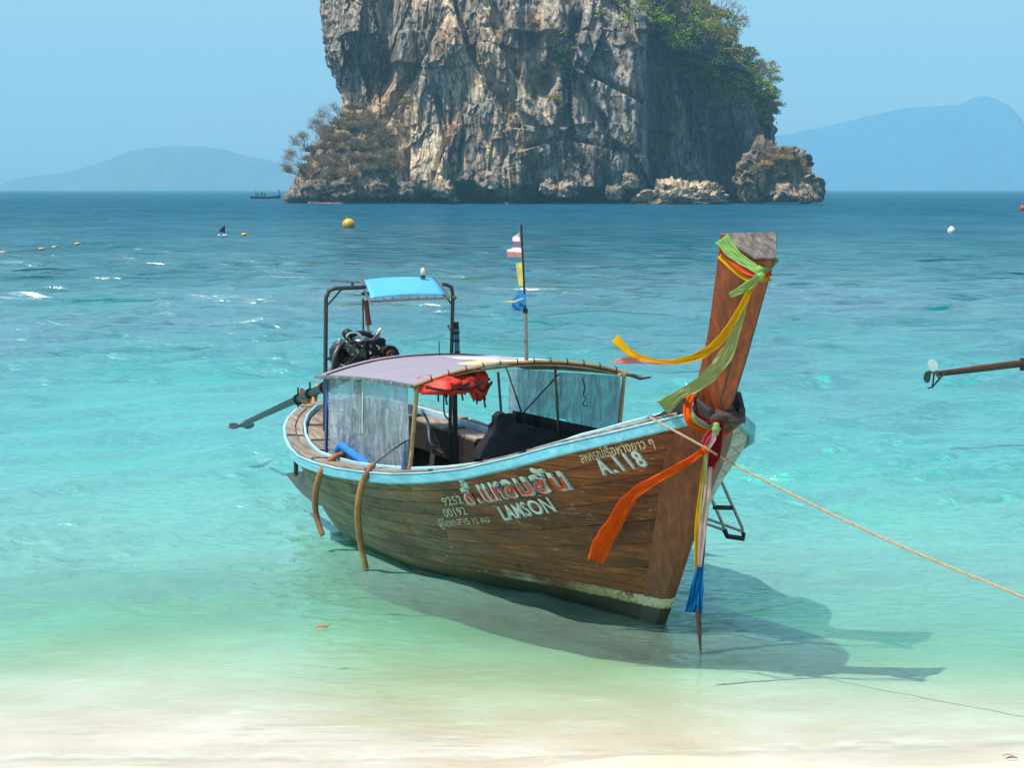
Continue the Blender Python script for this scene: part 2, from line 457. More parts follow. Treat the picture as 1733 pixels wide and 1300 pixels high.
def make_cliff():
    # half outline left and right by height
    zl = [cz(y) for y in (348, 338, 325, 305, 270, 230, 190, 170, 150, 120, 80, 60, 0)] + [60, 68, 74]
    xl = [cx(v, 505) for v in (488, 485, 492, 500, 520, 540, 568, 580, 578, 567, 554, 548, 541)] + [cx(548, 505), cx(600, 505), cx(700, 505)]
    zr = [cz(y) for y in (348, 320, 300, 262, 240, 200, 160, 120, 80, 40, 0)] + [60, 68, 74]
    xr = [cx(v, 505) for v in (1290, 1292, 1300, 1300, 1308, 1306, 1300, 1282, 1250, 1228, 1195)] + [cx(1140, 505), cx(1080, 505), cx(1000, 505)]
    nz, nf, nb = 400, 800, 60
    z = np.linspace(-3, 74, nz)
    # angle runs round the island; the front half carries most of the mesh
    th = np.concatenate([np.linspace(math.pi * 1.03, math.pi * 2 - 0.1, nf), np.linspace(math.pi * 2 - 0.1, math.pi * 3.03, nb)[1:-1]])
    Zg, T = np.meshgrid(z, th, indexing='ij')
    L = np.interp(Zg, zl[:], xl[:]); Rr = np.interp(Zg, zr, xr)
    cxm, hw = (L + Rr) / 2, (Rr - L) / 2
    c, s = np.cos(T), np.sin(T)
    n = 2.4
    X = cxm + hw * np.sign(c) * np.abs(c) ** (2 / n)
    dep = 42.0 - np.maximum(Zg - 45, 0) * 0.5
    Yf = CY + 36 + np.clip(Zg, 0, 46) * 0.20 + dep * np.sign(s) * np.abs(s) ** (2 / n) * np.where(s < 0, 1.0, 1.1)
    front = sstep(0.0, -0.5, s)
    # the left foot is a low shrub slope in front of and beside the wall
    D = np.zeros_like(X)                              # outward relief, metres towards the camera
    P = lambda px, py: (cx(px), cz(py))
    # fractured limestone: facets of three sizes, stretched upright, over broad buttresses
    vx = X + 2.2 * fbm(X * 0.05, Zg * 0.04, 3.1, 3)
    vz = Zg + 2.0 * fbm(X * 0.05, Zg * 0.05, 7.1, 3)
    D += 2.6 * fbm(vx * 0.035, Zg * 0.016, 0.4, 2)
    D += facets(vx + Zg * 0.25, vz, 16, 40, 1, 0.50, 0.10, 2.6)
    D += facets(vx, vz, 6.5, 18, 2, 0.42, 0.10, 0.8)
    D += facets(vx, vz, 1.7, 8.0, 3, 0.34, 0.08, 0.17)
    D += facets(vx, vz, 0.8, 2.6, 4, 0.5, 0.2, 0.12)
    D += 0.45 * (ridged(vx * 0.40, Zg * 0.035, 2.2, 4) - 1.2)
    D += 0.12 * ridged(vx * 1.6, Zg * 0.3, 4.2, 3)
    # the great slanting crack with the flake standing proud to its left
    d, sd_ = seg_dist(X, Zg, [P(770, 20), P(790, 90), P(822, 140), P(858, 215), P(880, 270), P(905, 318)])
    D += np.where(sd_ > 0, 6.0 * np.exp(-(d / 13) ** 2), -5.5 * np.exp(-(d / 3.2) ** 2))
    for pts_, up_, dn_, w_ in (([P(985, 120), P(1040, 150), P(1094, 178)], 1.6, -2.6, 1.4), ([P(830, 40), P(860, 110), P(918, 190)], 2.0, -3.0, 1.8), ([P(900, 250), P(960, 235), P(1080, 262)], 1.4, -2.4, 1.3), ([P(640, 215), P(700, 120), P(735, 60)], 2.2, -2.8, 1.8), ([P(735, 300), P(760, 230), P(742, 160)], 1.5, -2.2, 1.2)):
        d, sd_ = seg_dist(X, Zg, pts_)
        D += np.where(sd_ > 0, up_ * np.exp(-(d / (w_ * 4)) ** 2), dn_ * np.exp(-(d / w_) ** 2))
    d, sd_ = seg_dist(X, Zg, [P(770, 20), P(790, 90), P(822, 140), P(858, 215), P(880, 270), P(905, 318)])
    d, sd_ = seg_dist(X, Zg, [P(735, 45), P(720, 100), P(697, 150), P(690, 215), P(690, 300)])
    D += np.where(sd_ > 0, -4.5 * np.exp(-(d / 5.5) ** 2), 1.5 * np.exp(-(d / 9) ** 2))
    d, sd_ = seg_dist(X, Zg, [P(600, 20), P(590, 90), P(606, 150)])
    D += np.where(sd_ > 0, 2.0 * np.exp(-(d / 5) ** 2), -2.5 * np.exp(-(d / 3) ** 2))
    d, sd_ = seg_dist(X, Zg, [P(985, 40), P(968, 120), P(972, 200), P(1000, 290)])
    D += np.where(sd_ < 0, 2.2 * np.exp(-(d / 7) ** 2), -3.5 * np.exp(-(d / 3) ** 2))
    # cave streak upper left between buttress and pillar
    d, _ = seg_dist(X, Zg, [P(650, -40), P(652, 60), P(640, 118)])
    D -= 9.0 * np.exp(-(d / 3.2) ** 2)
    d, _ = seg_dist(X, Zg, [P(690, -30), P(700, 60), P(695, 125)])
    D -= 3.0 * np.exp(-(d / 1.6) ** 2)
    d, _ = seg_dist(X, Zg, [P(664, 55), P(668, 110), P(650, 170)])
    D += 3.5 * np.exp(-(d / 1.8) ** 2)
    # dark pockets
    for px, py, rx, rz, a in ((922, 135, 2.2, 3.4, 9), (905, 60, 2.0, 7, 4), (1262, 280, 3.6, 8.5, 13), (1180, 250, 8, 16, 8), (1120, 200, 3.2, 26, 10), (1150, 110, 5, 9, 5)):
        x0, z0 = P(px, py)
        D -= a * np.exp(-((X - x0) / rx) ** 2 - ((Zg - z0) / rz) ** 2)
    # sharp right edge of the grey panel
    x0 = cx(1094)
    D += 5.0 * sstep(x0 - 16, x0, X) * (1 - sstep(x0, x0 + 1.6, X)) * sstep(cz(330), cz(270), Zg) * (1 - sstep(cz(30), cz(10), Zg))
    D -= 7.0 * sstep(x0, x0 + 2.5, X) * (1 - sstep(cx(1240), cx(1290), X)) * (1 - sstep(cz(130), cz(40), Zg))
    # undercut notch and sea caves
    und = np.exp(-((Zg - 0.6) / 2.0) ** 2)
    cav = 0.35 + 0.65 * (0.5 + 0.5 * np.sin(X * 0.30 + 2 * fbm(X * 0.05, 0, 0, 3)))
    D -= 6.5 * und * cav * sstep(cx(560), cx(720), X)
    D -= 3.0 * np.exp(-((Zg - 0.2) / 1.1) ** 2)
    for px, w, hh in ((790, 5.5, 5.5), (838, 1.8, 6), (900, 3.0, 4.6), (1010, 4.0, 4.0), (960, 2.2, 3.2), (735, 3.5, 2.5)):
        D -= 9.0 * np.exp(-((X - cx(px)) / w) ** 4) * sstep(hh, hh * 0.55, Zg + 0.0)
    # shrub slope: pushes the left foot out
    slope_x = np.interp(Zg, [0, cz(300), cz(230), cz(165), cz(120)], [cx(700), cx(690), cx(660), cx(605), cx(560)])
    D += 7.0 * sstep(cz(150), cz(320), Zg) * sstep(slope_x + 3, slope_x - 5, X)
    Yf = Yf - D * front
    # the outline wobbles too
    edge = np.abs(c) ** 3
    X = X + np.sign(c) * edge * (0.9 * fbm(Yf * 0.10, Zg * 0.12, 3, 4) + 0.9 * fbm(Yf * 0.04, Zg * 0.35, 6, 4) + 0.4 * ridged(Yf * 0.3, Zg * 0.5, 4, 3) - 0.5)
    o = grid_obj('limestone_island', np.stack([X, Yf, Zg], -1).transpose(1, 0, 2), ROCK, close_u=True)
    # the rock's own stains, plus the right recess's shade put into the tint
    w = np.ones(X.shape + (3,))
    def blend(mask, c3):
        nonlocal w
        w = w * (1 - mask[..., None]) + np.array(c3) * mask[..., None]
    nz1 = fbm(X * 0.09, Zg * 0.07, 21, 4)
    nz2 = fbm(X * 0.2, Zg * 0.05, 31, 4)
    blend(np.clip(0.45 + nz1 * 1.3, 0, 1) * 0.9, (1.75, 1.52, 1.24))                          # warm cream
    blend(np.clip(nz2 * 1.8 - 0.1, 0, 1) * 0.85, (0.42, 0.42, 0.48))                         # grey weathering
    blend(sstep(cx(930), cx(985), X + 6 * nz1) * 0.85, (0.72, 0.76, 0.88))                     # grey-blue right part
    blend(sstep(cx(1090), cx(1120), X + 2 * nz1) * 0.8, (0.36, 0.40, 0.46))  # blue shade of the deep right-hand recess, painted into the tint
    blend(sstep(cz(175), cz(120), Zg) * sstep(cx(700), cx(670), X + 5 * nz2) * 0.6, (0.62, 0.60, 0.60))
    def spot(px, py, rx, rz, c3, k=1.0):
        x0, z0 = P(px, py)
        m = np.exp(-((X - x0) / rx) ** 2 - ((Zg - z0) / rz) ** 2)
        blend(np.clip(m * (1 + 1.6 * nz2) * k, 0, 1), c3)
    spot(762, 85, 3.4, 5.5, (1.55, 0.98, 0.62)); spot(765, 205, 1.5, 5, (1.4, 0.85, 0.6)); spot(625, 140, 3.5, 5, (1.3, 0.9, 0.62))
    spot(788, 100, 4, 5, (1.6, 1.3, 1.0)); spot(905, 55, 3.0, 4, (1.4, 1.15, 0.85)); spot(640, 105, 2.5, 6, (0.85, 0.55, 0.42))
    spot(1235, 225, 7, 9, (0.42, 0.48, 0.60)); spot(690, 215, 4, 8, (1.5, 1.25, 0.95)); spot(830, 200, 4, 14, (1.45, 1.25, 1.0), 0.7)  # first spot deepens the painted blue shade of the right recess
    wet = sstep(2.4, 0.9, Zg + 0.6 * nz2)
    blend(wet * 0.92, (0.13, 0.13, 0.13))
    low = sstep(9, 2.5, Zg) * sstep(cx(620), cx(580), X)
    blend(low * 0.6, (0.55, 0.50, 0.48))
    hang = sstep(cz(150), cz(200), Zg) * sstep(slope_x + 1, slope_x - 4, X) * sstep(3, 8, Zg)
    blend(hang * 0.85, (0.85, 0.62, 0.36))
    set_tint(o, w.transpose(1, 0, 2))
    tag(o, 'tall grey and tan limestone sea stack rising straight from the sea', 'rock island')
    return X, Yf, Zg
CL = make_cliff()

def boulder(name, x, y, z, rx, ry, rz, seed, label, cat, flat=0.0, tint=(1, 1, 1), strata=None, group=None, n=90, dark=0.0, cut=None, lump=0.28):
    th = np.linspace(0, 2 * math.pi, n * 2, endpoint=False); ph = np.linspace(0.02, math.pi * 0.98, n)
    T, Ph = np.meshgrid(th, ph, indexing='ij')
    dx, dy, dz = np.cos(T) * np.sin(Ph), np.sin(T) * np.sin(Ph), np.cos(Ph)
    f = 1 + lump * fbm(dx * 1.3 + seed, dy * 1.3, dz * 1.3, 5) + lump * 0.45 * (ridged(dx * 3 + seed, dy * 3, dz * 3 + seed, 4) - 1)
    if cut: f = f * cut(dx, dy, dz)
    X, Y, Z = dx * f * rx, dy * f * ry, dz * f * rz
    if strata:
        a, k = strata
        q = (Z * math.cos(a) + X * math.sin(a)) * k + 1.2 * pnoise(X * 0.3, Y * 0.3, seed)
        g = 0.06 * np.sin(q * 3 + 2 * pnoise(X * .5, Y * .5, 3)) + 0.05 * np.sin(q * 7.3 + 1) + 0.05 * pnoise(X, Y, Z * 2)
        X, Y, Z = X + g * dx * 3, Y + g * dy * 3, Z + g * dz * 3
    q_ = facets(X * 1.0 + seed * 7, Z + Y * 0.7, rx * 0.45, rz * 0.5, int(seed) + 5, 0.5, 0.5, rx * 0.10)
    X, Y, Z = X + dx * q_, Y + dy * q_, Z + dz * q_ * 0.7
    Z = np.maximum(Z, -1.6)
    o = grid_obj(name, np.stack([X, Y, Z], -1), ROCK, close_u=True)
    o.location = (x, y, z)
    nn = fbm(X * 0.4, Y * 0.4, Z * 0.4 + seed, 3)[..., None]
    c = np.array(tint) * (1 + 0.35 * nn)
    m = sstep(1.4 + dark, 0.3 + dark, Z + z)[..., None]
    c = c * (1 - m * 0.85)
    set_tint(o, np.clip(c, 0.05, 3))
    tag(o, label, cat, group)
    return o

# the shorter stack standing off its right-hand end, and the pale tilted slab in front
boulder('rock_stack', cx(1314, 450), 458, 2.0, 8.6, 9, 11.2, 3.0, 'squat brown rock stack with dry scrub on top, right of the island', 'rock', tint=(0.78, 0.66, 0.56), n=130, lump=0.24,
        cut=lambda dx, dy, dz: 1 + 0.12 * np.sign(dx) * np.abs(dx) * (dz < 0.2) - 0.10 * np.clip(-dx, 0, 1) * np.clip(dz, 0, 1))
boulder('rock_slab', cx(1146, 447), 446, 0.2, 10.0, 5, 4.1, 9.0, 'low pale slab of slanting rock layers lying at the foot of the island', 'rock', tint=(1.5, 1.32, 1.12), strata=(-0.75, 1.7), n=120, lump=0.16, dark=-0.3,
        cut=lambda dx, dy, dz: 1 + 0.16 * dx * (dz > 0))
for i, (px, py, r, tn) in enumerate([(832, 308, 2.6, 1.5), (928, 318, 1.8, 1.35), (1040, 326, 1.9, 0.9), (956, 322, 2.3, 1.25), (750, 322, 2.4, 1.0), (1066, 306, 1.8, 1.1), (640, 322, 2.4, 0.6), (575, 324, 2.8, 0.55), (530, 325, 2.6, 0.5), (1362, 334, 1.6, 1.0), (768, 340, 1.2, 0.8), (690, 322, 2.0, 0.6)]):
    lab = ['tall tan boulder wedged between two sea caves', 'small rounded tan boulder right of the tall wedged one', 'dark leaning boulder beside the pale layered slab', 'wide tan boulder low in the notch right of centre',
           'boulder at the left end of the widest sea cave', 'upright pinkish boulder above the leaning dark one', 'dark boulder under the yellow grass slope', 'dark boulder below the middle of the dry shrubs', 'dark boulder at the leftmost foot of the island',
           'light boulder at the waterline of the rock stack', 'low reddish boulder in the mouth of the widest cave', 'brown boulder under the pale ledge of the slope'][i]
    boulder('boulder', cx(px, 445), 446 if px != 1362 else 448, cz(py, 446), r, r * 0.9, r * 0.9, 20 + i * 3.3, lab, 'boulder', tint=(tn, tn * 0.88, tn * 0.76), n=30, group='boulders along the foot of the island')

# ------------------------------------------------------------------ plants of the island
_nf = 800
_FX, _FY, _FZ = [a[:, :_nf] for a in CL]
_PX = 866.5 + 3400 * _FX / _FY
_PY = 320 - 3400 * (_FZ - 3.3) / _FY
def on_cliff(px, py):
    """the spot of the rock face seen in that direction (front-most one)"""
    d = (_PX - px) ** 2 + (_PY - py) ** 2
    i = np.unravel_index(np.argmin(d), d.shape)
    return Vector((_FX[i], _FY[i], _FZ[i]))

def leaf_mat(name, cols, tr=0.25):
    t = NT(name)
    c = t.coords('Object')
    rnd = t.n('NewGeometry').outputs['Random Per Island']
    base = t.ramp(t.math('ADD', t.math('MULTIPLY', t.noise(c, 0.35, 3, 0.6), 0.6), t.math('MULTIPLY', rnd, 0.45)), [(0.25 + 0.5 * i / (len(cols) - 1), srgb(*k)) for i, k in enumerate(cols)])
    d = t.n('BsdfDiffuse', ins={'Color': base})
    tl = t.n('BsdfTranslucent', ins={'Color': base})
    m = t.n('MixShader', ins={0: tr, 1: d.outputs[0], 2: tl.outputs[0]})
    return t.done(m.outputs[0])
LEAF = {
    'green': leaf_mat('green_leaves', [(44, 62, 26), (86, 112, 40), (130, 150, 56), (168, 176, 74)]),
    'olive': leaf_mat('olive_leaves', [(74, 72, 38), (120, 114, 60), (158, 146, 82), (178, 162, 98)]),
    'bright': leaf_mat('yellow_green_leaves', [(90, 110, 30), (150, 160, 48), (180, 184, 66)]),
    'dry': leaf_mat('dry_leaves', [(86, 74, 60), (122, 106, 84), (152, 134, 106), (170, 152, 116)]),
    'straw': leaf_mat('straw_grass', [(150, 116, 64), (190, 152, 84), (206, 176, 110)]),
}
BARK = NT('grey_bark')
BARK = BARK.done(BARK.n('BsdfPrincipled', ins={'Base Color': srgb(128, 110, 100), 'Roughness': 0.95}).outputs[0])

def leaf_cloud(rs, n, rad, size, lobes=7, flat=0.75):
    """leaf-sized faces spread over several lobes of a crown"""
    L = rs.normal(size=(lobes, 3)) * np.array(rad) * 0.5
    r = rs.uniform(0.35, 0.75, lobes)
    k = rs.randint(0, lobes, n)
    d = rs.normal(size=(n, 3)); d /= np.linalg.norm(d, axis=1)[:, None]
    d[:, 2] = np.where(d[:, 2] < -0.3, -d[:, 2], d[:, 2])
    p = L[k] + d * (r[k] * rs.uniform(0.45, 1.08, n))[:, None] * np.array(rad) * flat
    a = d * 0.6 + rs.normal(size=(n, 3)) * 0.55
    a /= np.linalg.norm(a, axis=1)[:, None]
    t1 = np.cross(a, rs.normal(size=(n, 3))); t1 /= np.linalg.norm(t1, axis=1)[:, None]
    t2 = np.cross(a, t1)
    s = (size * rs.uniform(0.5, 1.3, n))[:, None]
    V = np.stack([p - t1 * s, p - t2 * s * 0.55, p + t1 * s, p + t2 * s * 0.55], 1).reshape(-1, 3)
    F = np.arange(n * 4).reshape(-1, 4)
    return V, F

def twig_cloud(rs, n, rad, w=0.05, up=0.6, ln=1.0):
    """thin dry twigs fanning up and out"""
    b = rs.normal(size=(n, 3)) * np.array(rad) * 0.38
    b[:, 2] = np.abs(b[:, 2]) * 0.5
    d = rs.normal(size=(n, 3)) + b / np.array(rad) * 1.2; d[:, 2] = np.abs(d[:, 2]) * 0.7 + up
    d /= np.linalg.norm(d, axis=1)[:, None]
    l = (rs.uniform(0.4, 1.3, n) * ln * rad[2] * 0.75)[:, None]
    t1 = np.cross(d, rs.normal(size=(n, 3))); t1 /= np.linalg.norm(t1, axis=1)[:, None]
    m = b + d * l * 0.5 + t1 * l * 0.08 + rs.normal(size=(n, 3)) * 0.05
    V = np.stack([b - t1 * w, b + t1 * w, m + t1 * w * 0.7, b + d * l, m - t1 * w * 0.7], 1).reshape(-1, 3)
    F = np.arange(n * 5).reshape(-1, 5)
    return V, F

def np_mesh(name, V, F, mat, parent=None):
    me = bpy.data.meshes.new(name)
    k = F.shape[1]
    me.vertices.add(len(V)); me.vertices.foreach_set('co', V.astype(np.float32).reshape(-1))
    me.loops.add(F.size); me.loops.foreach_set('vertex_index', F.astype(np.int32).reshape(-1))
    me.polygons.add(len(F)); me.polygons.foreach_set('loop_start', (np.arange(len(F)) * k).astype(np.int32))
    me.polygons.foreach_set('loop_total', np.full(len(F), k, np.int32))
    me.update(calc_edges=True)
    me.materials.append(mat)
    o = bpy.data.objects.new(name, me); col.objects.link(o)
    if parent is not None: o.parent = parent
    return o

def branch_mesh(rs, h, spread, lean=(0, 0, 0), depth=4, w0=0.22):
    V, F = [], []
    def go(p, d, l, w, k):
        q = p + d * l
        s = Vector((d.z, 0.3, -d.x)).normalized(); s2 = d.cross(s).normalized()
        i = len(V)
        for c, ww in ((p, w), (q, w * 0.65)):
            for a in range(3):
                V.append(c + s * math.cos(a * 2.094) * ww + s2 * math.sin(a * 2.094) * ww)
        for a in range(3):
            F.append((i + a, i + (a + 1) % 3, i + 3 + (a + 1) % 3, i + 3 + a))
        if k == 0: return
        for _ in range(3 if k > 1 else 4):
            nd = (d + Vector(rs.normal(size=3)) * spread + Vector(lean) * 0.3).normalized()
            if nd.z < -0.2: nd.z *= -0.3
            go(q, nd.normalized(), l * rs.uniform(0.6, 0.88), w * 0.6, k - 1)
    go(Vector((0, 0, -0.6)), (Vector((0, 0, 1)) + Vector(lean)).normalized(), h * 0.34, w0, depth)
    return np.array([tuple(v) for v in V]), np.array(F)

def shrub(px, py, r, kind, label, seed, group=None, name='shrub', twigs=0, leaves=None, loc=None, fl=1.0, size=None):
    rs = np.random.RandomState(seed)
    p = loc or on_cliff(px, py)
    root = empty(name, p + Vector((0, -0.75 * r, 0.1 * r)))
    tag(root, label, 'shrub', group)
    n = leaves if leaves is not None else int(170 * r)
    if n:
        V, F = leaf_cloud(rs, n, (r, r * 0.8, r * 0.8 * fl), size or 0.30)
        tag(np_mesh('crown', V, F, LEAF[kind], root), kind='stuff')
    if twigs:
        V, F = twig_cloud(rs, twigs, (r, r * 0.8, r * 1.0), 0.055)
        tag(np_mesh('twigs', V, F, LEAF['dry'] if kind != 'straw' else LEAF['straw'], root), kind='stuff')
    V, F = branch_mesh(rs, r * 1.3, 0.5, depth=2, w0=0.14)
    np_mesh('stem', V, F, BARK, root)
    return root

rs0 = np.random.RandomState(42)
from math import hypot
def inside(poly, x, y):
    c = False
    for (x0, y0), (x1, y1) in zip(poly, poly[1:] + poly[:1]):
        if (y0 > y) != (y1 > y) and x < (x1 - x0) * (y - y0) / (y1 - y0) + x0: c = not c
    return c
def fill(poly, n, dist, seed):
    rs = np.random.RandomState(seed); xs = [p[0] for p in poly]; ys = [p[1] for p in poly]; out = []
    for _ in range(n * 60):
        x, y = rs.uniform(min(xs), max(xs)), rs.uniform(min(ys), max(ys))
        if inside(poly, x, y) and all(hypot(x - a, y - b) > dist for a, b in out): out.append((x, y))
        if len(out) >= n: break
    return out
# green shoulder on the right
gp = [(1000, -15), (1225, -15), (1262, 50), (1290, 95), (1308, 135), (1322, 180), (1318, 236), (1296, 222), (1270, 186), (1205, 170), (1160, 122), (1120, 60), (1060, 22)]
for i, (x, y) in enumerate(fill(gp, 66, 13, 3)):
    k = ['green', 'olive', 'green', 'olive', 'green'][i % 5]
    shrub(x, y, 2.8 + 1.7 * rs0.rand(), k, ('dense leafy green shrub' if k == 'green' else 'thinner olive-brown shrub') + ' growing among others high on the right shoulder of the island', 100 + i, 'shrubs on the green right shoulder of the island', twigs=60 if k == 'olive' else 0, leaves=760)
for i, (x, y, r, k, lab) in enumerate([(1262, 178, 1.5, 'bright', 'bright yellow-green shrub low on the right shoulder above the bluish rock'), (1298, 160, 1.6, 'bright', 'yellow-green shrub on the right edge of the island'),
        (1322, 184, 0.8, 'bright', 'tiny lone green tuft sticking out against the sky at the right edge'), (1230, 165, 1.6, 'olive', 'olive shrub at the lower left end of the green shoulder'),
        (940, 62, 2.3, 'olive', 'olive shrub hanging over the middle of the cliff below the tan ledge'), (952, 92, 2.2, 'green', 'green shrub halfway down the strip of plants in mid cliff'), (948, 118, 1.9, 'olive', 'lowest brownish shrub of the strip of plants in mid cliff'),
        (938, 168, 1.1, 'bright', 'small yellow-green tuft below the dark hole in the cliff'), (992, 214, 0.6, 'bright', 'tiny yellow tuft on the grey-blue rock panel'), (1060, 238, 1.4, 'olive', 'small olive shrub low on the grey-blue rock panel'),
        (1188, 222, 1.2, 'straw', 'yellowish tuft in the shaded recess at right'), (1018, 30, 2.0, 'green', 'green shrub over the top left corner of the grey-blue panel'), (945, -4, 2.0, 'bright', 'bright green shrub at the top edge of the picture'),
        (1020, 92, 1.8, 'dry', 'dry brown shrub in the middle of the grey-blue panel'), (1062, 70, 1.7, 'dry', 'pinkish dry shrub at the upper right of the grey-blue panel'), (905, 45, 1.2, 'straw', 'straw-coloured tuft on the tan ledge in mid cliff')]):
    shrub(x, y, r, k, lab, 300 + i, None, twigs=80, leaves=int(230 * r))
# dry scrub on the left foot
lp = [(506, 300), (524, 262), (556, 226), (596, 184), (632, 196), (660, 228), (676, 258), (660, 290), (600, 308), (540, 308)]
for i, (x, y) in enumerate(fill(lp, 38, 14, 9)):
    k = 'olive' if (x > 600 and i % 3 == 0) else 'dry'
    shrub(x, y, 1.7 + 0.7 * rs0.rand(), k, ('leafless brown scrub bush' if k == 'dry' else 'half-leafed olive scrub bush') + ' on the steep left foot of the island', 400 + i, 'dry bushes on the left foot of the island', twigs=520, leaves=60 if k == 'dry' else 200, size=0.22)
for i, (x, y, r, k, lab) in enumerate([(602, 160, 1.6, 'olive', 'olive bush right under the overhanging left buttress'), (688, 182, 2.0, 'olive', 'olive bush at the foot of the pale ribs left of centre'), (676, 205, 1.6, 'dry', 'dry bush just below the olive one at the pale ribs'),
        (655, 292, 1.5, 'straw', 'tall straw-yellow grass tuft on the slope, left one'), (672, 282, 1.5, 'straw', 'straw-yellow grass tuft on the slope, right one'), (664, 303, 1.2, 'straw', 'lowest straw-yellow grass tuft of the slope'), (640, 280, 1.6, 'straw', 'golden grass tuft beside the brown bushes')]):
    shrub(x, y, r, k, lab, 500 + i, None, twigs=260, leaves=int(120 * r), size=0.2)
# bare trees leaning out over the water on the left
for i, (x, y, h, lx, lab) in enumerate([(522, 292, 6.5, -0.7, 'bare tree leaning farthest out over the sea on the left'), (534, 268, 6.5, -0.6, 'bare tree with a forked crown behind the leaning one'), (552, 240, 6, -0.5, 'bare tree halfway up the left foot'),
        (578, 212, 6, -0.4, 'topmost bare tree of the left foot'), (515, 302, 4.5, -0.8, 'small bare tree at the lower end of the left foot'), (560, 262, 6, -0.3, 'upright bare tree among the dry bushes'), (620, 238, 6, 0.0, 'bare tree standing right of the others in the scrub')]):
    root = empty('bare_tree', on_cliff(x, y)); tag(root, lab, 'tree')
    V, F = branch_mesh(np.random.RandomState(60 + i), h, 0.42, (lx, -0.2, 0.15), depth=5, w0=0.2)
    np_mesh('trunk', V, F, BARK, root)
    tips = V[rs0.randint(len(V) // 3, len(V), 700)] + rs0.normal(size=(700, 3)) * 0.25
    V, F = twig_cloud(np.random.RandomState(70 + i), 700, (1, 1, 1.3), 0.03, up=0.2)
    V = V * 0.9 + np.repeat(tips, 5, axis=0)
    tag(np_mesh('twigs', V, F, LEAF['dry'], root), kind='stuff')
for i, (x, y, lab) in enumerate([(1222, 20, 'bare grey tree against the sky at the top right of the island'), (1240, 42, 'smaller bare tree just below the top right one')]):
    root = empty('bare_tree', on_cliff(x, y)); tag(root, lab, 'tree')
    V, F = branch_mesh(np.random.RandomState(80 + i), 8, 0.42, (0.5, -0.2, 0.3), depth=5, w0=0.18)
    np_mesh('trunk', V, F, BARK, root)
# scrub on the short stack
for i, (dx, dy, r, k) in enumerate([(-3.5, 0, 1.6, 'dry'), (-1.2, 1, 1.9, 'dry'), (1.0, 1, 1.9, 'dry'), (3.0, 1.0, 1.8, 'dry'), (4.8, 1.0, 1.5, 'dry'), (-5.0, -2.5, 1.5, 'olive'), (-3.2, -2.8, 1.5, 'straw'), (-0.6, -3.2, 1.6, 'straw'), (1.6, -3, 1.5, 'straw'), (6.2, 0, 1.2, 'dry'), (2.0, -1, 1.6, 'dry'), (-2.2, -1.4, 1.6, 'olive')]):
    zz = 11.2 - 0.10 * dx * dx - 0.45 * max(0, -dy) - (0.5 if dx < -3 else 0)
    shrub(0, 0, r, k, {'dry': 'dry brown', 'olive': 'olive', 'straw': 'straw-yellow'}[k] + ' scrub bush on the crown of the squat rock stack', 600 + i, 'scrub on the squat rock stack', twigs=300, leaves=110, loc=Vector((cx(1316, 450) + dx, 455 + dy * 0.8 - 2.2, zz)), size=0.22)
# ------------------------------------------------------------------ the longtail boat: hull lines
# boat frame: x forward from the foot of the stem, y to port, z up from the water level
_S = np.array([-6.48, -6.40, -6.23, -5.94, -5.62, -5.27, -4.89, -4.47, -4.03, -3.55, -3.04, -2.49, -1.92, -1.31, -.67, -.20, .10, .35, .62])
_BG = np.array([0, .33, .56, .77, .93, 1.05, 1.15, 1.22, 1.24, 1.23, 1.19, 1.15, 1.11, 1.07, 0.98, .82, .62, .37, .07])
_ZG = np.array([1.07, 1.05, 1.03, .98, .93, .87, .83, .80, .80, .81, .84, .89, .97, 1.08, 1.24, 1.39, 1.49, 1.59, 1.70])
_SW = np.array([-6.0, -5.9, -5.7, -5.35, -4.8, -4.26, -3.42, -2.81, -1.97, -1.53, -.92, -.4, 0])
_BW = np.array([0, .20, .34, .50, .64, .72, .76, .72, .52, .36, .17, .09, .045])
_MZ = np.array([-.45, -.2, 0, .33, .85, 1.17, 1.52, 1.75]); _MS = np.array([-.40, -.13, 0, .19, .47, .58, .76, .86])
_uG = (_S - _S[0]) / (_S[-1] - _S[0]); _uW = (_SW - _SW[0]) / (_SW[-1] - _SW[0])
def hull_pt(u, t):
    """u 0 stern .. 1 bow, t 0 waterline .. 1 gunwale (down to -1 the keel): x, half breadth, z"""
    u = np.asarray(u, float); t = np.asarray(t, float)
    zg = np.interp(u, _uG, _ZG)
    zk = np.interp(u, [0, .15, .5, .9, 1], [-.16, -.30, -.42, -.44, -.40])
    z = np.where(t >= 0, t * zg, -t * zk)
    tp = np.clip(t, 0, 1)
    s0 = np.where(t >= 0, -6.0 - 0.48 * tp ** 1.3, -6.0 + 0.35 * (-t))
    zb = np.where(t >= 0, t * 1.70, t * .45)
    s1 = np.where(t >= 0.999, .62, np.interp(zb, _MZ, _MS) - 0.0)
    s1 = np.where(t > .9, np.interp(t, [.9, 1.0], [np.interp(1.53, _MZ, _MS), .80]), s1)
    x = s0 + (s1 - s0) * u
    bg = np.interp(u, _uG, _BG); bw = np.interp(u, _uW, _BW)
    e = np.interp(u, [0, .3, .6, .85, 1], [.62, .62, .68, .85, 1.0])
    b = np.where(t >= 0, bw + (bg - bw) * tp ** e, bw * np.sqrt(np.clip(1 - t * t, 0, 1)))
    b = np.where(u >= 1, np.maximum(b, .045), b)
    return x, b, z
def hull_at(s, z):
    """half breadth on the hull side at boat position s and height z"""
    t = z / np.interp(s, _S, _ZG)
    for _ in range(8):
        tp = np.clip(t, 0, 1)
        x0, _b, _z = hull_pt(0.0, t); x1, _b, _z = hull_pt(1.0, t)
        u = np.clip((s - x0) / (x1 - x0), 0, 1)
        t = z / np.interp(u, _uG, _ZG)
    return hull_pt(u, t)[1]
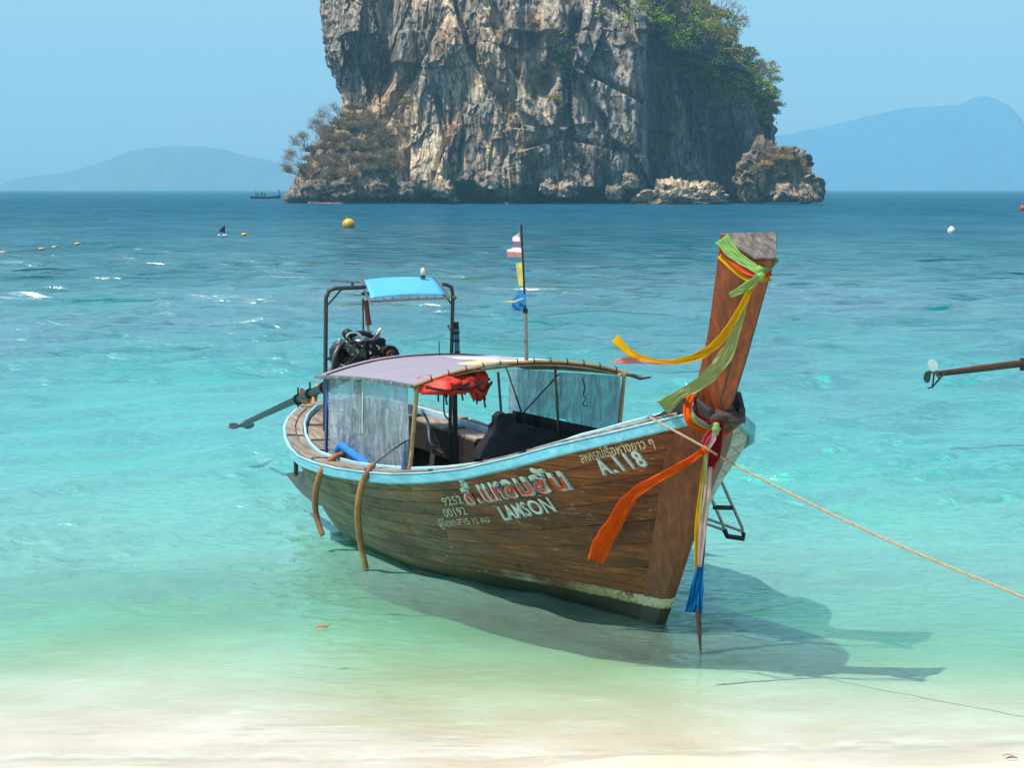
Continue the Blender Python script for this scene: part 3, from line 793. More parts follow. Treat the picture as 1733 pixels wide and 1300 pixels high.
# ------------------------------------------------------------------ shape helpers
TH = R(63.63)
BOAT_LOC = (1.1164, 15.0262, 0.0)
UP = Vector((0, 0, 1))

def tube(pts, r, seg=8, smoothpts=0):
    """verts, faces of a tube along points; r may be a list"""
    pts = [Vector(p) for p in pts]
    if smoothpts: pts = spline(pts, smoothpts)
    n = len(pts)
    rr = r if hasattr(r, '__len__') else [r] * n
    if len(rr) != n: rr = list(np.interp(np.linspace(0, 1, n), np.linspace(0, 1, len(rr)), rr))
    V, F = [], []
    t = (pts[1] - pts[0]).normalized()
    a = t.cross(Vector((0.13, 0.21, 1)).normalized() if abs(t.z) < 0.9 else Vector((1, 0.1, 0))).normalized()
    for i, p in enumerate(pts):
        t = (pts[min(i + 1, n - 1)] - pts[max(i - 1, 0)]).normalized()
        a = (a - t * a.dot(t)).normalized(); b = t.cross(a)
        for k in range(seg):
            w = 2 * math.pi * k / seg
            V.append(p + (a * math.cos(w) + b * math.sin(w)) * rr[i])
    for i in range(n - 1):
        for k in range(seg):
            F.append((i * seg + k, i * seg + (k + 1) % seg, (i + 1) * seg + (k + 1) % seg, (i + 1) * seg + k))
    F.append(tuple(range(seg))[::-1]); F.append(tuple((n - 1) * seg + k for k in range(seg)))
    return V, F

def spline(pts, sub=6):
    pts = [Vector(p) for p in pts]; out = []
    P = [pts[0] * 2 - pts[1]] + pts + [pts[-1] * 2 - pts[-2]]
    for i in range(1, len(P) - 2):
        for k in range(sub):
            t = k / sub
            out.append(0.5 * ((2 * P[i]) + (P[i + 1] - P[i - 1]) * t + (2 * P[i - 1] - 5 * P[i] + 4 * P[i + 1] - P[i + 2]) * t * t + (3 * P[i] - P[i - 1] - 3 * P[i + 1] + P[i + 2]) * t ** 3))
    out.append(pts[-1])
    return out

class MB:
    def __init__(self): self.V, self.F = [], []
    def add(self, vf):
        i = len(self.V); self.V += [Vector(v) for v in vf[0]]; self.F += [tuple(k + i for k in f) for f in vf[1]]; return self
    def tube(self, pts, r, seg=8, smoothpts=0): return self.add(tube(pts, r, seg, smoothpts))
    def box(self, c, s, rot=None):
        c = Vector(c); h = Vector(s) / 2; M = rot or Matrix.Identity(3)
        v = [c + M @ Vector((x * h.x, y * h.y, z * h.z)) for x in (-1, 1) for y in (-1, 1) for z in (-1, 1)]
        return self.add((v, [(0, 1, 3, 2), (4, 6, 7, 5), (0, 4, 5, 1), (2, 3, 7, 6), (0, 2, 6, 4), (1, 5, 7, 3)]))
    def hexa(self, a, b): # two quads
        return self.add((list(a) + list(b), [(3, 2, 1, 0), (4, 5, 6, 7), (0, 1, 5, 4), (1, 2, 6, 5), (2, 3, 7, 6), (3, 0, 4, 7)]))
    def disc(self, c, axis, r, w, seg=20, r2=None):
        c = Vector(c); a = Vector(axis).normalized()
        return self.tube([c - a * w / 2, c + a * w / 2], [r, r2 or r], seg)
    def ball(self, c, r, n=10, sq=(1, 1, 1)):
        c = Vector(c); V, F = [], []
        for i in range(n + 1):
            for k in range(n * 2):
                p, t = math.pi * i / n, math.pi * k / n
                V.append(c + Vector((math.sin(p) * math.cos(t) * sq[0], math.sin(p) * math.sin(t) * sq[1], math.cos(p) * sq[2])) * r)
        for i in range(n):
            for k in range(n * 2):
                F.append((i * n * 2 + k, i * n * 2 + (k + 1) % (n * 2), (i + 1) * n * 2 + (k + 1) % (n * 2), (i + 1) * n * 2 + k))
        return self.add((V, F))
    def build(self, name, mat, parent=None, smooth=True, bevel=0):
        bm = bmesh.new()
        vs = [bm.verts.new(v) for v in self.V]
        for f in self.F:
            try: bm.faces.new([vs[k] for k in f])
            except ValueError: pass
        bmesh.ops.remove_doubles(bm, verts=bm.verts, dist=1e-5)
        if bevel:
            es = [e for e in bm.edges if len(e.link_faces) == 2 and e.calc_face_angle(0) > 0.6]
            bmesh.ops.bevel(bm, geom=es, offset=bevel, segments=1, affect='EDGES')
        bmesh.ops.recalc_face_normals(bm, faces=bm.faces)
        if smooth:
            for f in bm.faces: f.smooth = True
            for e in bm.edges:
                if len(e.link_faces) == 2 and e.calc_face_angle(0) > 0.7: e.smooth = False
        me = bpy.data.meshes.new(name); bm.to_mesh(me); bm.free()
        if mat: me.materials.append(mat)
        o = bpy.data.objects.new(name, me); col.objects.link(o)
        if parent is not None: o.parent = parent
        return o

# ------------------------------------------------------------------ materials of the boat
def metal(name, c, rough=0.4, met=0.9, rust=0.0):
    t = NT(name); v = t.coords('Object')
    base = srgb(*c)
    n = t.noise(v, 14, 6, 0.7)
    bc = t.mix(t.n('MapRange', ins={0: n, 1: 0.62 - rust * 0.3, 2: 0.72 - rust * 0.3, 3: 0, 4: 0.9}).outputs[0], base, srgb(108, 62, 38))
    p = t.n('BsdfPrincipled', ins={'Base Color': bc, 'Metallic': met, 'Roughness': rough, 'Normal': t.bump(n, 0.2, 0.003)})
    return t.done(p.outputs[0])
def plain(name, c, rough=0.6, var=0.25, scale=6, bumpd=0.002, spec=0.5, c2=None):
    t = NT(name); v = t.coords('Object')
    n = t.noise(v, scale, 6, 0.65)
    d = srgb(*(c2 or [int(k * (1 - var)) for k in c]))
    p = t.n('BsdfPrincipled', ins={'Base Color': t.mix(t.n('MapRange', ins={0: n, 1: 0.35, 2: 0.68}).outputs[0], srgb(*c), d), 'Roughness': rough, 'Normal': t.bump(t.noise(v, scale * 6, 4, 0.6), 0.4, bumpd)})
    p.inputs['Specular IOR Level'].default_value = spec
    return t.done(p.outputs[0])
def wood(name, c1, c2, c3, rough=0.6, axis=0, scale=1.0, grain=0.5, worn=0.0, wc=(170, 160, 140)):
    t = NT(name)
    sc = [11, 11, 11]; sc[axis] = 0.45
    rnd = t.n('ObjectInfo').outputs['Random']
    v0 = t.n('TexCoord').outputs['Object']
    sh = t.n('VectorMath', operation='ADD', ins={0: v0}); cb = t.n('CombineXYZ', ins={0: rnd, 1: rnd, 2: rnd})
    t.link(t.n('VectorMath', operation='SCALE', ins={0: cb.outputs[0], 3: 7.0}).outputs[0], sh.inputs[1])
    v = t.n('Mapping', ins={'Vector': sh.outputs[0], 'Scale': [k * scale for k in sc]}).outputs[0]
    g = t.noise(v, 2.2, 9, 0.7, 0.18)
    b = t.noise(sh.outputs[0], 1.3 * scale, 5, 0.6)
    base = t.ramp(g, [(0.3, srgb(*c1)), (0.5, srgb(*c2)), (0.72, srgb(*c3))])
    base = t.mix(0.6, base, t.ramp(b, [(0.3, (0.55, 0.53, 0.5, 1)), (0.65, (1.25, 1.22, 1.2, 1))]), 'MULTIPLY')
    if worn:
        w = t.noise(t.n('Mapping', ins={'Vector': sh.outputs[0], 'Scale': [k * 0.5 for k in sc]}).outputs[0], 3.1, 9, 0.75, 0.4)
        base = t.mix(t.n('MapRange', ins={0: w, 1: 0.66 - worn * 0.2, 2: 0.72 - worn * 0.2, 3: 0, 4: 0.8}).outputs[0], base, srgb(*wc))
    p = t.n('BsdfPrincipled', ins={'Base Color': base, 'Roughness': rough, 'Normal': t.bump(g, grain, 0.004)})
    return t.done(p.outputs[0])

def hull_material():
    t = NT('hull_planking')
    v0 = t.n('TexCoord').outputs['Object']
    sep = t.n('SeparateXYZ', ins={0: v0}); x, y, z = sep.outputs[0], sep.outputs[1], sep.outputs[2]
    rnd = t.n('ObjectInfo').outputs['Random']
    off = t.n('CombineXYZ', ins={0: t.math('MULTIPLY', rnd, 9.0), 1: 0.0, 2: t.math('MULTIPLY', rnd, 5.0)})
    v = t.n('VectorMath', operation='ADD', ins={0: v0, 1: off.outputs[0]}).outputs[0]
    gv = t.n('Mapping', ins={'Vector': v, 'Scale': (0.9, 0.9, 26), 'Rotation': (0, 0.06, 0)}).outputs[0]
    g = t.noise(gv, 2.2, 8, 0.66, 0.12)
    b = t.noise(v0, 1.5, 6, 0.65)
    brown = t.ramp(g, [(0.32, srgb(56, 27, 13)), (0.46, srgb(98, 52, 25)), (0.57, srgb(130, 73, 36)), (0.72, srgb(166, 106, 58))])
    green = t.ramp(g, [(0.30, srgb(76, 72, 52)), (0.5, srgb(116, 112, 84)), (0.7, srgb(146, 142, 112))])
    xm = t.math('ADD', x, t.math('MULTIPLY', t.math('SUBTRACT', b, 0.5), 3.4))
    aft = t.n('MapRange', ins={0: xm, 1: -1.5, 2: -3.5, 3: 0.0, 4: 1.0}).outputs[0]
    base = t.mix(aft, brown, green)
    # each plank has weathered its own way, with dark water stains and sun-bleached stretches
    base = t.mix(0.55, base, t.ramp(rnd, [(0.0, (0.55, 0.52, 0.5, 1)), (0.5, (0.95, 0.93, 0.9, 1)), (1.0, (1.35, 1.25, 1.1, 1))]), 'MULTIPLY')
    st_ = t.noise(t.n('Mapping', ins={'Vector': v, 'Scale': (0.7, 0.7, 2.6)}).outputs[0], 1.9, 10, 0.74, 0.5)
    base = t.mix(0.9, base, t.ramp(st_, [(0.36, (0.26, 0.23, 0.21, 1)), (0.46, (0.72, 0.70, 0.68, 1)), (0.56, (1.15, 1.1, 1.0, 1)), (0.66, (1.75, 1.55, 1.25, 1))]), 'MULTIPLY')
    drip = t.noise(t.n('Mapping', ins={'Vector': v0, 'Scale': (16, 16, 0.9)}).outputs[0], 1.0, 5, 0.6, 0.3)
    base = t.mix(t.n('MapRange', ins={0: drip, 1: 0.58, 2: 0.70, 3: 0.0, 4: 0.45}).outputs[0], base, srgb(40, 28, 20))
    # pale scrapes, flaked patches and long thin scratches
    sc = t.noise(t.n('Mapping', ins={'Vector': v, 'Scale': (2.6, 2.6, 9), 'Rotation': (0, 0.30, 0)}).outputs[0], 4.2, 14, 0.80, 0.2)
    scm = t.n('MapRange', ins={0: sc, 1: 0.575, 2: 0.62, 3: 0.0, 4: 0.85}).outputs[0]
    patch = t.n('MapRange', ins={0: t.noise(v0, 2.2, 5, 0.65), 1: 0.42, 2: 0.58}).outputs[0]
    base = t.mix(t.math('MULTIPLY', scm, patch), base, srgb(190, 178, 146))
    scr = t.noise(t.n('Mapping', ins={'Vector': v, 'Scale': (1.3, 1.3, 60), 'Rotation': (0, -0.5, 0)}).outputs[0], 1.6, 3, 0.5)
    base = t.mix(t.math('MULTIPLY', t.n('MapRange', ins={0: scr, 1: 0.70, 2: 0.73, 3: 0.0, 4: 0.6}).outputs[0], patch), base, srgb(200, 186, 156))
    # port side is bleached grey-white
    pm = t.math('MULTIPLY', t.math('GREATER_THAN', y, 0.05), t.n('MapRange', ins={0: z, 1: 0.2, 2: 0.5}).outputs[0])
    pale = t.ramp(t.noise(gv, 1.7, 9, 0.75), [(0.35, srgb(112, 110, 96)), (0.5, srgb(172, 174, 160)), (0.66, srgb(208, 210, 200))])
    base = t.mix(t.math('MULTIPLY', pm, 0.92), base, pale)
    # bottom paint and the worn cream waterline band
    zn = t.math('ADD', z, t.math('MULTIPLY', t.math('SUBTRACT', t.noise(v0, 7, 5, 0.7), 0.5), 0.05))
    dark = t.n('MapRange', ins={0: zn, 1: 0.155, 2: 0.14}).outputs[0]
    fwd = t.n('MapRange', ins={0: x, 1: -3.0, 2: -1.6}).outputs[0]
    base = t.mix(t.math('MULTIPLY', dark, t.math('ADD', 0.12, t.math('MULTIPLY', fwd, 0.83))), base, srgb(34, 30, 24))
    band = t.math('MULTIPLY', t.n('MapRange', ins={0: zn, 1: 0.140, 2: 0.150}).outputs[0], t.n('MapRange', ins={0: zn, 1: 0.235, 2: 0.222}).outputs[0])
    bw = t.n('MapRange', ins={0: xm, 1: -1.4, 2: -0.4}).outputs[0]
    flk = t.n('MapRange', ins={0: t.noise(v, 9, 6, 0.75), 1: 0.40, 2: 0.46}).outputs[0]
    base = t.mix(t.math('MULTIPLY', t.math('MULTIPLY', band, bw), flk), base, srgb(176, 178, 142))
    wet = t.n('MapRange', ins={0: zn, 1: 0.10, 2: 0.03}).outputs[0]
    base = t.mix(t.math('MULTIPLY', wet, 0.55), base, srgb(26, 30, 22))
    h = t.math('ADD', g, t.math('MULTIPLY', sc, 0.6))
    p = t.n('BsdfPrincipled', ins={'Base Color': base, 'Roughness': t.math('SUBTRACT', t.n('MapRange', ins={0: g, 3: 0.45, 4: 0.75}).outputs[0], t.math('MULTIPLY', wet, 0.3)), 'Normal': t.bump(h, 0.5, 0.004)})
    p.inputs['Specular IOR Level'].default_value = 0.35
    return t.done(p.outputs[0])

M_HULL = hull_material()
M_STEM = wood('red_brown_stem_wood', (60, 28, 12), (108, 54, 24), (144, 80, 38), 0.55, axis=2, worn=0.12)
def band_paint(m):
    """bottom paint and the cream waterline band carried on across the stem"""
    nt = m.node_tree; p = [n for n in nt.nodes if n.type == 'BSDF_PRINCIPLED'][0]; src = p.inputs['Base Color'].links[0].from_socket
    t = NT.__new__(NT); t.m = m; t.t = nt
    z = t.n('SeparateXYZ', ins={0: t.n('TexCoord').outputs['Object']}).outputs[2]
    zn = t.math('ADD', z, t.math('MULTIPLY', t.math('SUBTRACT', t.noise(t.coords('Object'), 9, 5, 0.7), 0.5), 0.04))
    flk = t.n('MapRange', ins={0: t.noise(t.coords('Object'), 11, 6, 0.75), 1: 0.38, 2: 0.44}).outputs[0]
    band = t.math('MULTIPLY', t.math('MULTIPLY', t.math('GREATER_THAN', zn, 0.145), t.math('LESS_THAN', zn, 0.228)), flk)
    c = t.mix(band, src, srgb(176, 178, 142)); c = t.mix(t.n('MapRange', ins={0: zn, 1: 0.155, 2: 0.14}).outputs[0], c, srgb(34, 30, 24))
    t.link(c, p.inputs['Base Color'])
band_paint(M_STEM)
M_POST = wood('varnished_prow_wood', (70, 28, 10), (128, 58, 20), (168, 88, 36), 0.5, axis=2, scale=1.1, worn=0.03)
M_GREYWOOD = wood('weathered_grey_wood', (78, 68, 60), (134, 120, 108), (170, 158, 146), 0.85, axis=0, worn=0.1, wc=(190, 180, 168))
M_TOPGREY = wood('bleached_end_grain', (48, 44, 40), (104, 98, 92), (150, 142, 134), 0.9, axis=0, scale=1.0, worn=0.25)
M_DARKWOOD = wood('dark_inner_wood', (22, 18, 15), (38, 31, 26), (58, 48, 40), 0.8, axis=0)
M_BULW = wood('black_brown_bulwark', (16, 12, 10), (34, 25, 20), (60, 44, 34), 0.6, axis=0)
M_BLUE = wood('pale_blue_paint', (78, 150, 174), (102, 180, 200), (134, 202, 216), 0.55, axis=0, grain=0.2, worn=0.16, wc=(84, 106, 104))
M_BLUEW = wood('blue_white_rail_paint', (130, 184, 200), (160, 210, 222), (206, 228, 232), 0.5, axis=0, grain=0.2, worn=0.1, wc=(120, 120, 110))
M_STEEL = metal('dull_steel_tube', (150, 144, 134), 0.35, 0.85, 0.25)
M_DARKSTEEL = metal('dark_painted_tube', (66, 66, 66), 0.5, 0.5, 0.16)
M_TAN = plain('tan_pole', (190, 156, 108), 0.5, 0.3)
M_RUBBER = plain('black_rubber', (20, 20, 22), 0.6, 0.3)
M_BLACKTARP = plain('black_navy_tarp', (16, 18, 28), 0.7, 0.3, 4, 0.01)
M_IRON = metal('black_engine_iron', (26, 26, 28), 0.55, 0.4, 0.2)
M_ALU = metal('grey_cast_aluminium', (104, 106, 108), 0.4, 0.9, 0.05)
M_CHROME = metal('bright_pipe', (215, 218, 215), 0.22, 1.0, 0.0)
M_RUST = metal('rusty_iron', (120, 66, 40), 0.8, 0.3, 0.8)
M_GREENSH = metal('green_shaft_paint', (18, 44, 42), 0.4, 0.3, 0.2)
M_ROPE = plain('tan_rope', (186, 160, 124), 0.9, 0.3, 60)
M_WHITE = plain('white_paint', (228, 228, 222), 0.6, 0.15)

boat = empty('longtail_boat', BOAT_LOC, -TH)
tag(boat, 'brown wooden longtail boat with pale blue rails afloat in the shallows near the beach', 'boat')

# ------------------------------------------------------------------ hull: strakes over an inner skin
def hull_grid(u, t, side, inset=0.0, gap=0):
    U, T = np.meshgrid(u, t, indexing='ij')
    x, b, z = hull_pt(U, T)
    P = np.stack([x, side * -b, z], -1)
    return P
uu = np.concatenate([np.linspace(0, 0.06, 14) ** 1.0, np.linspace(0.06, 1, 74)[1:]])
hull_in = []
ti = np.linspace(-1, 1, 22)
Vh, Fh = [], []
for side in (1, -1):
    P = hull_grid(uu, ti, side)
    d = P.copy()
    P[..., 1] *= 0.965; P[..., 0] = P[..., 0] + np.where(P[..., 0] < -5.4, 0.05, -0.02)
    k = len(Vh); nu, nv = P.shape[:2]
    Vh += [tuple(v) for v in P.reshape(-1, 3)]
    for i in range(nu - 1):
        for j in range(nv - 1):
            Fh.append((k + i * nv + j, k + (i + 1) * nv + j, k + (i + 1) * nv + j + 1, k + i * nv + j + 1))
hull = mesh_obj('hull', Vh, Fh, M_DARKWOOD, boat, smooth=True)
levels = [-1.0, -0.45, 0.0, 0.15, 0.29, 0.42, 0.54, 0.66, 0.77, 0.88, 1.0]
_br = random.Random(8)
for side in (1, -1):
    for n_l, (a, b) in enumerate(zip(levels[:-1], levels[1:])):
        if a >= 0: cuts_ = [0.0, (0.36, 0.62, 0.48, 0.72)[n_l % 4] + _br.uniform(-.05, .05), 1.0]
        else: cuts_ = [0.0, 1.0]
        for ca, cb_ in zip(cuts_[:-1], cuts_[1:]):
            us_ = np.unique(np.concatenate([[ca, ca + 0.0006 if ca > 0 else ca, cb_ - 0.0006 if cb_ < 1 else cb_, cb_], uu[(uu > ca + 0.002) & (uu < cb_ - 0.002)]]))
            tt = np.array([a, a + 0.0035, a + 0.010, *np.linspace(a + .01, b - .01, 5)[1:-1], b - 0.010, b - 0.0035, b])
            pr = np.array([-0.010, -0.0015, 0.0, 0.0004, 0.0006, 0.0004, 0.0, -0.0015, -0.010])
            P = hull_grid(us_, tt, side)
            N = np.cross(np.gradient(P, axis=0), np.gradient(P, axis=1))
            N /= np.linalg.norm(N, axis=2)[..., None] + 1e-9
            N *= np.where((N[..., 1] * -side) < 0, -1, 1)[..., None]
            wv = 0.0016 * fbm(P[..., 0] * 1.1 + 30 * a, P[..., 2] * 3, side * 3.0, 3)
            en = np.zeros(len(us_))
            if ca > 0: en[0] = -0.009
            if cb_ < 1: en[-1] = -0.009
            P = P + N * (np.minimum(pr[None, :], en[:, None])[..., None] + wv[..., None])
            if cb_ == 1: P[-1, :, 1] = np.where(side > 0, -0.046, 0.046)
            o = grid_obj('plank', P, M_HULL, hull)

# stem timber: broad plank each side of the bow and the cutwater edge in front
def stem_x(z): return float(np.interp(z, _MZ, _MS))
mb = MB(); zs = list(np.linspace(-0.42, 1.66, 26))
rows = []
for z in zs:
    xe = stem_x(z)
    wdt = float(np.interp(z, [-.4, 0.2, 0.8, 1.2, 1.7], [0.16, 0.165, 0.18, 0.17, 0.14]))
    s = xe - wdt
    bb = float(hull_at(s, z)) if z > 0.02 else 0.06
    bm_ = float(hull_at(xe - wdt * 0.5, z)) if z > 0.02 else 0.05
    o_ = 0.016
    f = 0.050
    rows.append([(s, -bb - o_, z), (xe - wdt * 0.5, -max(bm_, f + .01) - o_, z), (xe + 0.016, -f, z), (xe + 0.030, 0, z), (xe + 0.016, f, z), (xe - wdt * 0.5, max(bm_, f + .01) + o_, z), (s, bb + o_, z), (s - 0.01, bb - 0.03, z), (s - .01, -bb + 0.03, z)])
V = [v for r_ in rows for v in r_]; F = []
for i in range(len(rows) - 1):
    for k in range(9):
        if k == 7: continue
        F.append((i * 9 + k, i * 9 + (k + 1) % 9, (i + 1) * 9 + (k + 1) % 9, (i + 1) * 9 + k))
mb.add((V, F)); stem = mb.build('stem', M_STEM, boat)

# ------------------------------------------------------------------ rails and side decks follow the gunwale
_us = np.concatenate([np.linspace(0, 0.05, 10), np.linspace(0.05, 1, 90)[1:]])
gx, gb, gz = hull_pt(_us, np.ones_like(_us))
G_star = np.stack([gx, -gb, gz], -1)
G = np.vstack([G_star[::-1], (G_star * [1, -1, 1])[1:]])        # bow starboard, round the stern, to bow port
def offset_curve(off):
    T = np.gradient(G, axis=0); T[:, 2] = 0; T /= np.linalg.norm(T, axis=1)[:, None] + 1e-9
    # smooth the tangents near the stern
    N = np.stack([-T[:, 1], T[:, 0], 0 * T[:, 0]], -1)       # points outboard or inboard
    c = np.array([-3.0, 0, 0])
    flip = np.where(((c - G) * N).sum(1)[:, None] * [1, 1, 0] > 0, 1, -1)
    flip = np.sign(np.median(flip[:, 0])) or 1
    P = G + N * flip * off
    m = P[:, 1] * G[:, 1] < 0
    P[m, 1] = 0.0
    return P
def sweep(o1, o2, z1, z2, i0=0, i1=None, taper=None):
    """closed section between two inboard offsets and two heights above the gunwale"""
    A, B = offset_curve(o1), offset_curve(o2)
    i1 = i1 or len(G)
    V, F = [], []
    for i in range(i0, i1):
        for P, dz in ((A, z1), (B, z1), (B, z2), (A, z2)):
            V.append((P[i][0], P[i][1], P[i][2] + dz + 0.045))
    n = i1 - i0
    for i in range(n - 1):
        for k in range(4):
            F.append((i * 4 + k, i * 4 + (k + 1) % 4, (i + 1) * 4 + (k + 1) % 4, (i + 1) * 4 + k))
    F.append((0, 1, 2, 3)); F.append((n * 4 - 1, n * 4 - 2, n * 4 - 3, n * 4 - 4))
    return V, F
nG = len(G)
MB().add(sweep(-0.045, 0.012, -0.095, -0.006)).build('rub_rail', M_BLUE, boat, bevel=0.012)
MB().add(sweep(-0.050, -0.030, -0.010, 0.001)).build('rail_edge', M_BLUEW, boat)
cb = MB().add(sweep(0.015, 0.145, -0.05, -0.012, 1, nG - 1)).build('covering_board', M_DARKWOOD, boat)
cuts = [2, 16, 33, 48, 63, 78, 92, 104, 116, 130, 147, 164, 181, nG - 2]
for a, b in zip(cuts[:-1], cuts[1:]):
    MB().add(sweep(-0.018, 0.070, -0.008, 0.020, a, b)).build('plank', M_GREYWOOD, cb, bevel=0.004)
    MB().add(sweep(0.078, 0.142, -0.008, 0.014, a, b)).build('plank', M_GREYWOOD, cb, bevel=0.004)
MB().add(sweep(0.150, 0.172, -0.06, 0.040, 3, nG - 3)).build('coaming', M_BLUEW, boat, bevel=0.006)
# inner deck: wide round the stern, narrower along the sides
idk = MB().add(sweep(0.19, 0.24, -0.10, -0.045, 14, nG - 14)).build('inner_deck', M_DARKWOOD, boat)
lo = int(np.argmin(np.abs(G[:nG // 2, 0] + 4.75))); hi = nG - 1 - lo
cut2 = [14, 30, 46, lo]
for a, b in zip(cut2[:-1], cut2[1:]):
    for (p, q) in ((a, b), (nG - 1 - b, nG - 1 - a)):
        MB().add(sweep(0.186, 0.40, -0.045, -0.018, p, q)).build('plank', M_GREYWOOD, idk, bevel=0.004)
        MB().add(sweep(0.405, 0.435, -0.22, -0.02, p, q)).build('plank', M_GREYWOOD, idk, bevel=0.004)
mids = np.linspace(lo, hi, 9).astype(int)
for a, b in zip(mids[:-1], mids[1:]):
    MB().add(sweep(0.186, 0.47, -0.045, -0.015, a, b)).build('plank', M_GREYWOOD, idk, bevel=0.004)
MB().add(sweep(0.47, 0.49, -0.30, -0.05, lo, hi)).build('deck_beam', M_DARKWOOD, idk)
# wale batten low on the hull side under the rail, seams of stern post
MB().box((-6.12, 0, 0.42), (0.10, 0.09, 1.0)).build('stern_post', M_GREYWOOD, boat, bevel=0.01)

# floor, thwarts, side benches
fl = MB().box((-3.6, 0, 0.30), (3.4, 1.30, 0.03)).build('floor', M_DARKWOOD, boat)
for k in range(9):
    MB().box((-3.6, -0.60 + k * 0.15, 0.335), (3.5 - abs(k - 4) * 0.12, 0.142, 0.025)).build('floorboard', M_GREYWOOD, fl, bevel=0.004)
for x in (-3.0, -2.0, -1.1):
    zt = float(np.interp(x, _S, _ZG)) - 0.22
    t_ = MB().box((x, 0, zt - 0.035), (0.10, 1.7, 0.05)).build('thwart', M_DARKWOOD, boat)
    for k in (-0.085, 0.085):
        MB().box((x + k, 0, zt), (0.16, 1.72, 0.03)).build('plank', M_GREYWOOD, t_, bevel=0.005)
    for sy in (-0.4, 0.4):
        MB().box((x, sy, zt - 0.23), (0.05, 0.05, 0.34)).build('leg', M_GREYWOOD, t_)
# light bench planks seen under the canopy
bn = MB().box((-3.55, -0.35, 0.52), (1.1, 0.12, 0.06)).build('bench', M_DARKWOOD, boat)
for k in range(4):
    MB().box((-3.6, -0.62 + k * 0.19, 0.575), (1.25, 0.175, 0.03)).build('plank', M_GREYWOOD, bn, bevel=0.004)
# foredeck
fd = MB().box((-0.1, 0, 1.20), (0.5, 0.9, 0.03)).build('foredeck', M_DARKWOOD, boat)
for k in range(6):
    x = -0.65 + k * 0.19; w = float(np.interp(x, _S, _BG)) * 2 - 0.42
    MB().box((x, 0, float(np.interp(x, _S, _ZG)) - 0.13), (0.18, max(w, .2), 0.03)).build('plank', M_GREYWOOD, fd, bevel=0.004)

# ------------------------------------------------------------------ prow post
pst = [ # x aft, x front, half width aft, half width front, z aft, z front
    (0.50, 0.72, 0.11, 0.040, 1.35, 1.35), (0.60, 0.86, 0.13, 0.045, 1.62, 1.62), (0.715, 0.93, 0.150, 0.050, 1.84, 1.80),
    (0.82, 1.03, 0.158, 0.053, 2.06, 2.00), (0.90, 1.10, 0.165, 0.057, 2.24, 2.15), (0.97, 1.18, 0.178, 0.062, 2.42, 2.34), (1.07, 1.28, 0.202, 0.070, 2.70, 2.58), (1.178, 1.375, 0.232, 0.082, 2.985, 2.815)]
V, F = [], []
for xa, xf, ba, bf, za, zf in pst:
    V += [(xa, -ba, za), (xf, -bf, zf), (xf + 0.008, 0, zf), (xf, bf, zf), (xa, ba, za), (xa - 0.02, 0, za)]
for i in range(len(pst) - 1):
    for k in range(6): F.append((i * 6 + k, i * 6 + (k + 1) % 6, (i + 1) * 6 + (k + 1) % 6, (i + 1) * 6 + k))
F += [(0, 1, 2, 3, 4, 5), tuple((len(pst) - 1) * 6 + k for k in (5, 4, 3, 2, 1, 0))]
post = MB().add((V, F)).build('prow_post', M_POST, boat, bevel=0.006)
a = pst[-1]
cap = [(a[0] - 0.012, -a[2] - 0.006, a[4]), (a[1] + 0.004, -a[3] - 0.004, a[5]), (a[1] + 0.012, 0, a[5]), (a[1] + 0.004, a[3] + 0.004, a[5]), (a[0] - 0.012, a[2] + 0.006, a[4]), (a[0] - 0.03, 0, a[4])]
nrm = Vector((0.62, 0, 0.78)) * 0.022
MB().add(([Vector(v) + nrm * .1 for v in cap] + [Vector(v) + nrm for v in cap], [(5, 4, 3, 2, 1, 0), (6, 7, 8, 9, 10, 11)] + [(k, (k + 1) % 6, 6 + (k + 1) % 6, 6 + k) for k in range(6)])).build('post_top', M_TOPGREY, post, bevel=0.004)
# seam strips running up the post edges
for sg in (-1, 1):
    MB().tube([(xf - 0.006, sg * (bf + 0.003), zf) for xa, xf, ba, bf, za, zf in pst[2:]], 0.007, 6).build('corner_bead', M_DARKSTEEL, post)
# carved block and bulwarks where post and rails meet
blk = MB()
blk.ball((0.90, 0, 1.66), 0.15, 10, (0.55, 1.02, 0.52))
bo = blk.build('stem_block', wood('carved_block_wood', (24, 20, 17), (54, 46, 38), (104, 92, 80), 0.85, axis=1, scale=2, worn=0.25, wc=(150, 150, 140)), boat)
for v in bo.data.vertices:
    n_ = pnoise(v.co.x * 14, v.co.y * 14, v.co.z * 14); v.co *= 1 + 0.0
    v.co += v.normal * float(n_) * 0.03
for sg in (-1, 1):
    low = [(0.30, 0.40), (0.38, 0.35), (0.48, 0.29), (0.62, 0.235), (0.80, 0.205), (0.93, 0.15)]
    _lx = np.linspace(0.30, 0.93, 14); low = [(x_, float(np.interp(x_, [q_[0] for q_ in low], [q_[1] for q_ in low]))) for x_ in _lx]
    V, F = [], []
    for (x, b) in low:
        zb = float(np.interp(min(x, .62), _S, _ZG)) - 0.06
        zt = float(np.interp(x, [.30, .38, .48, .62, .76, .93], [1.575, 1.62, 1.68, 1.77, 1.86, 1.74]))
        for bb, z in ((b, zb), (b - 0.045, zb), (b - 0.045, zt), (b, zt)): V.append((x, sg * bb, z))
    for i in range(len(low) - 1):
        for k in range(4): F.append((i * 4 + k, i * 4 + (k + 1) % 4, (i + 1) * 4 + (k + 1) % 4, (i + 1) * 4 + k))
    F += [(0, 1, 2, 3), (55, 54, 53, 52)]
    MB().add((V, F)).build('bow_bulwark', M_BULW, boat, bevel=0.004)

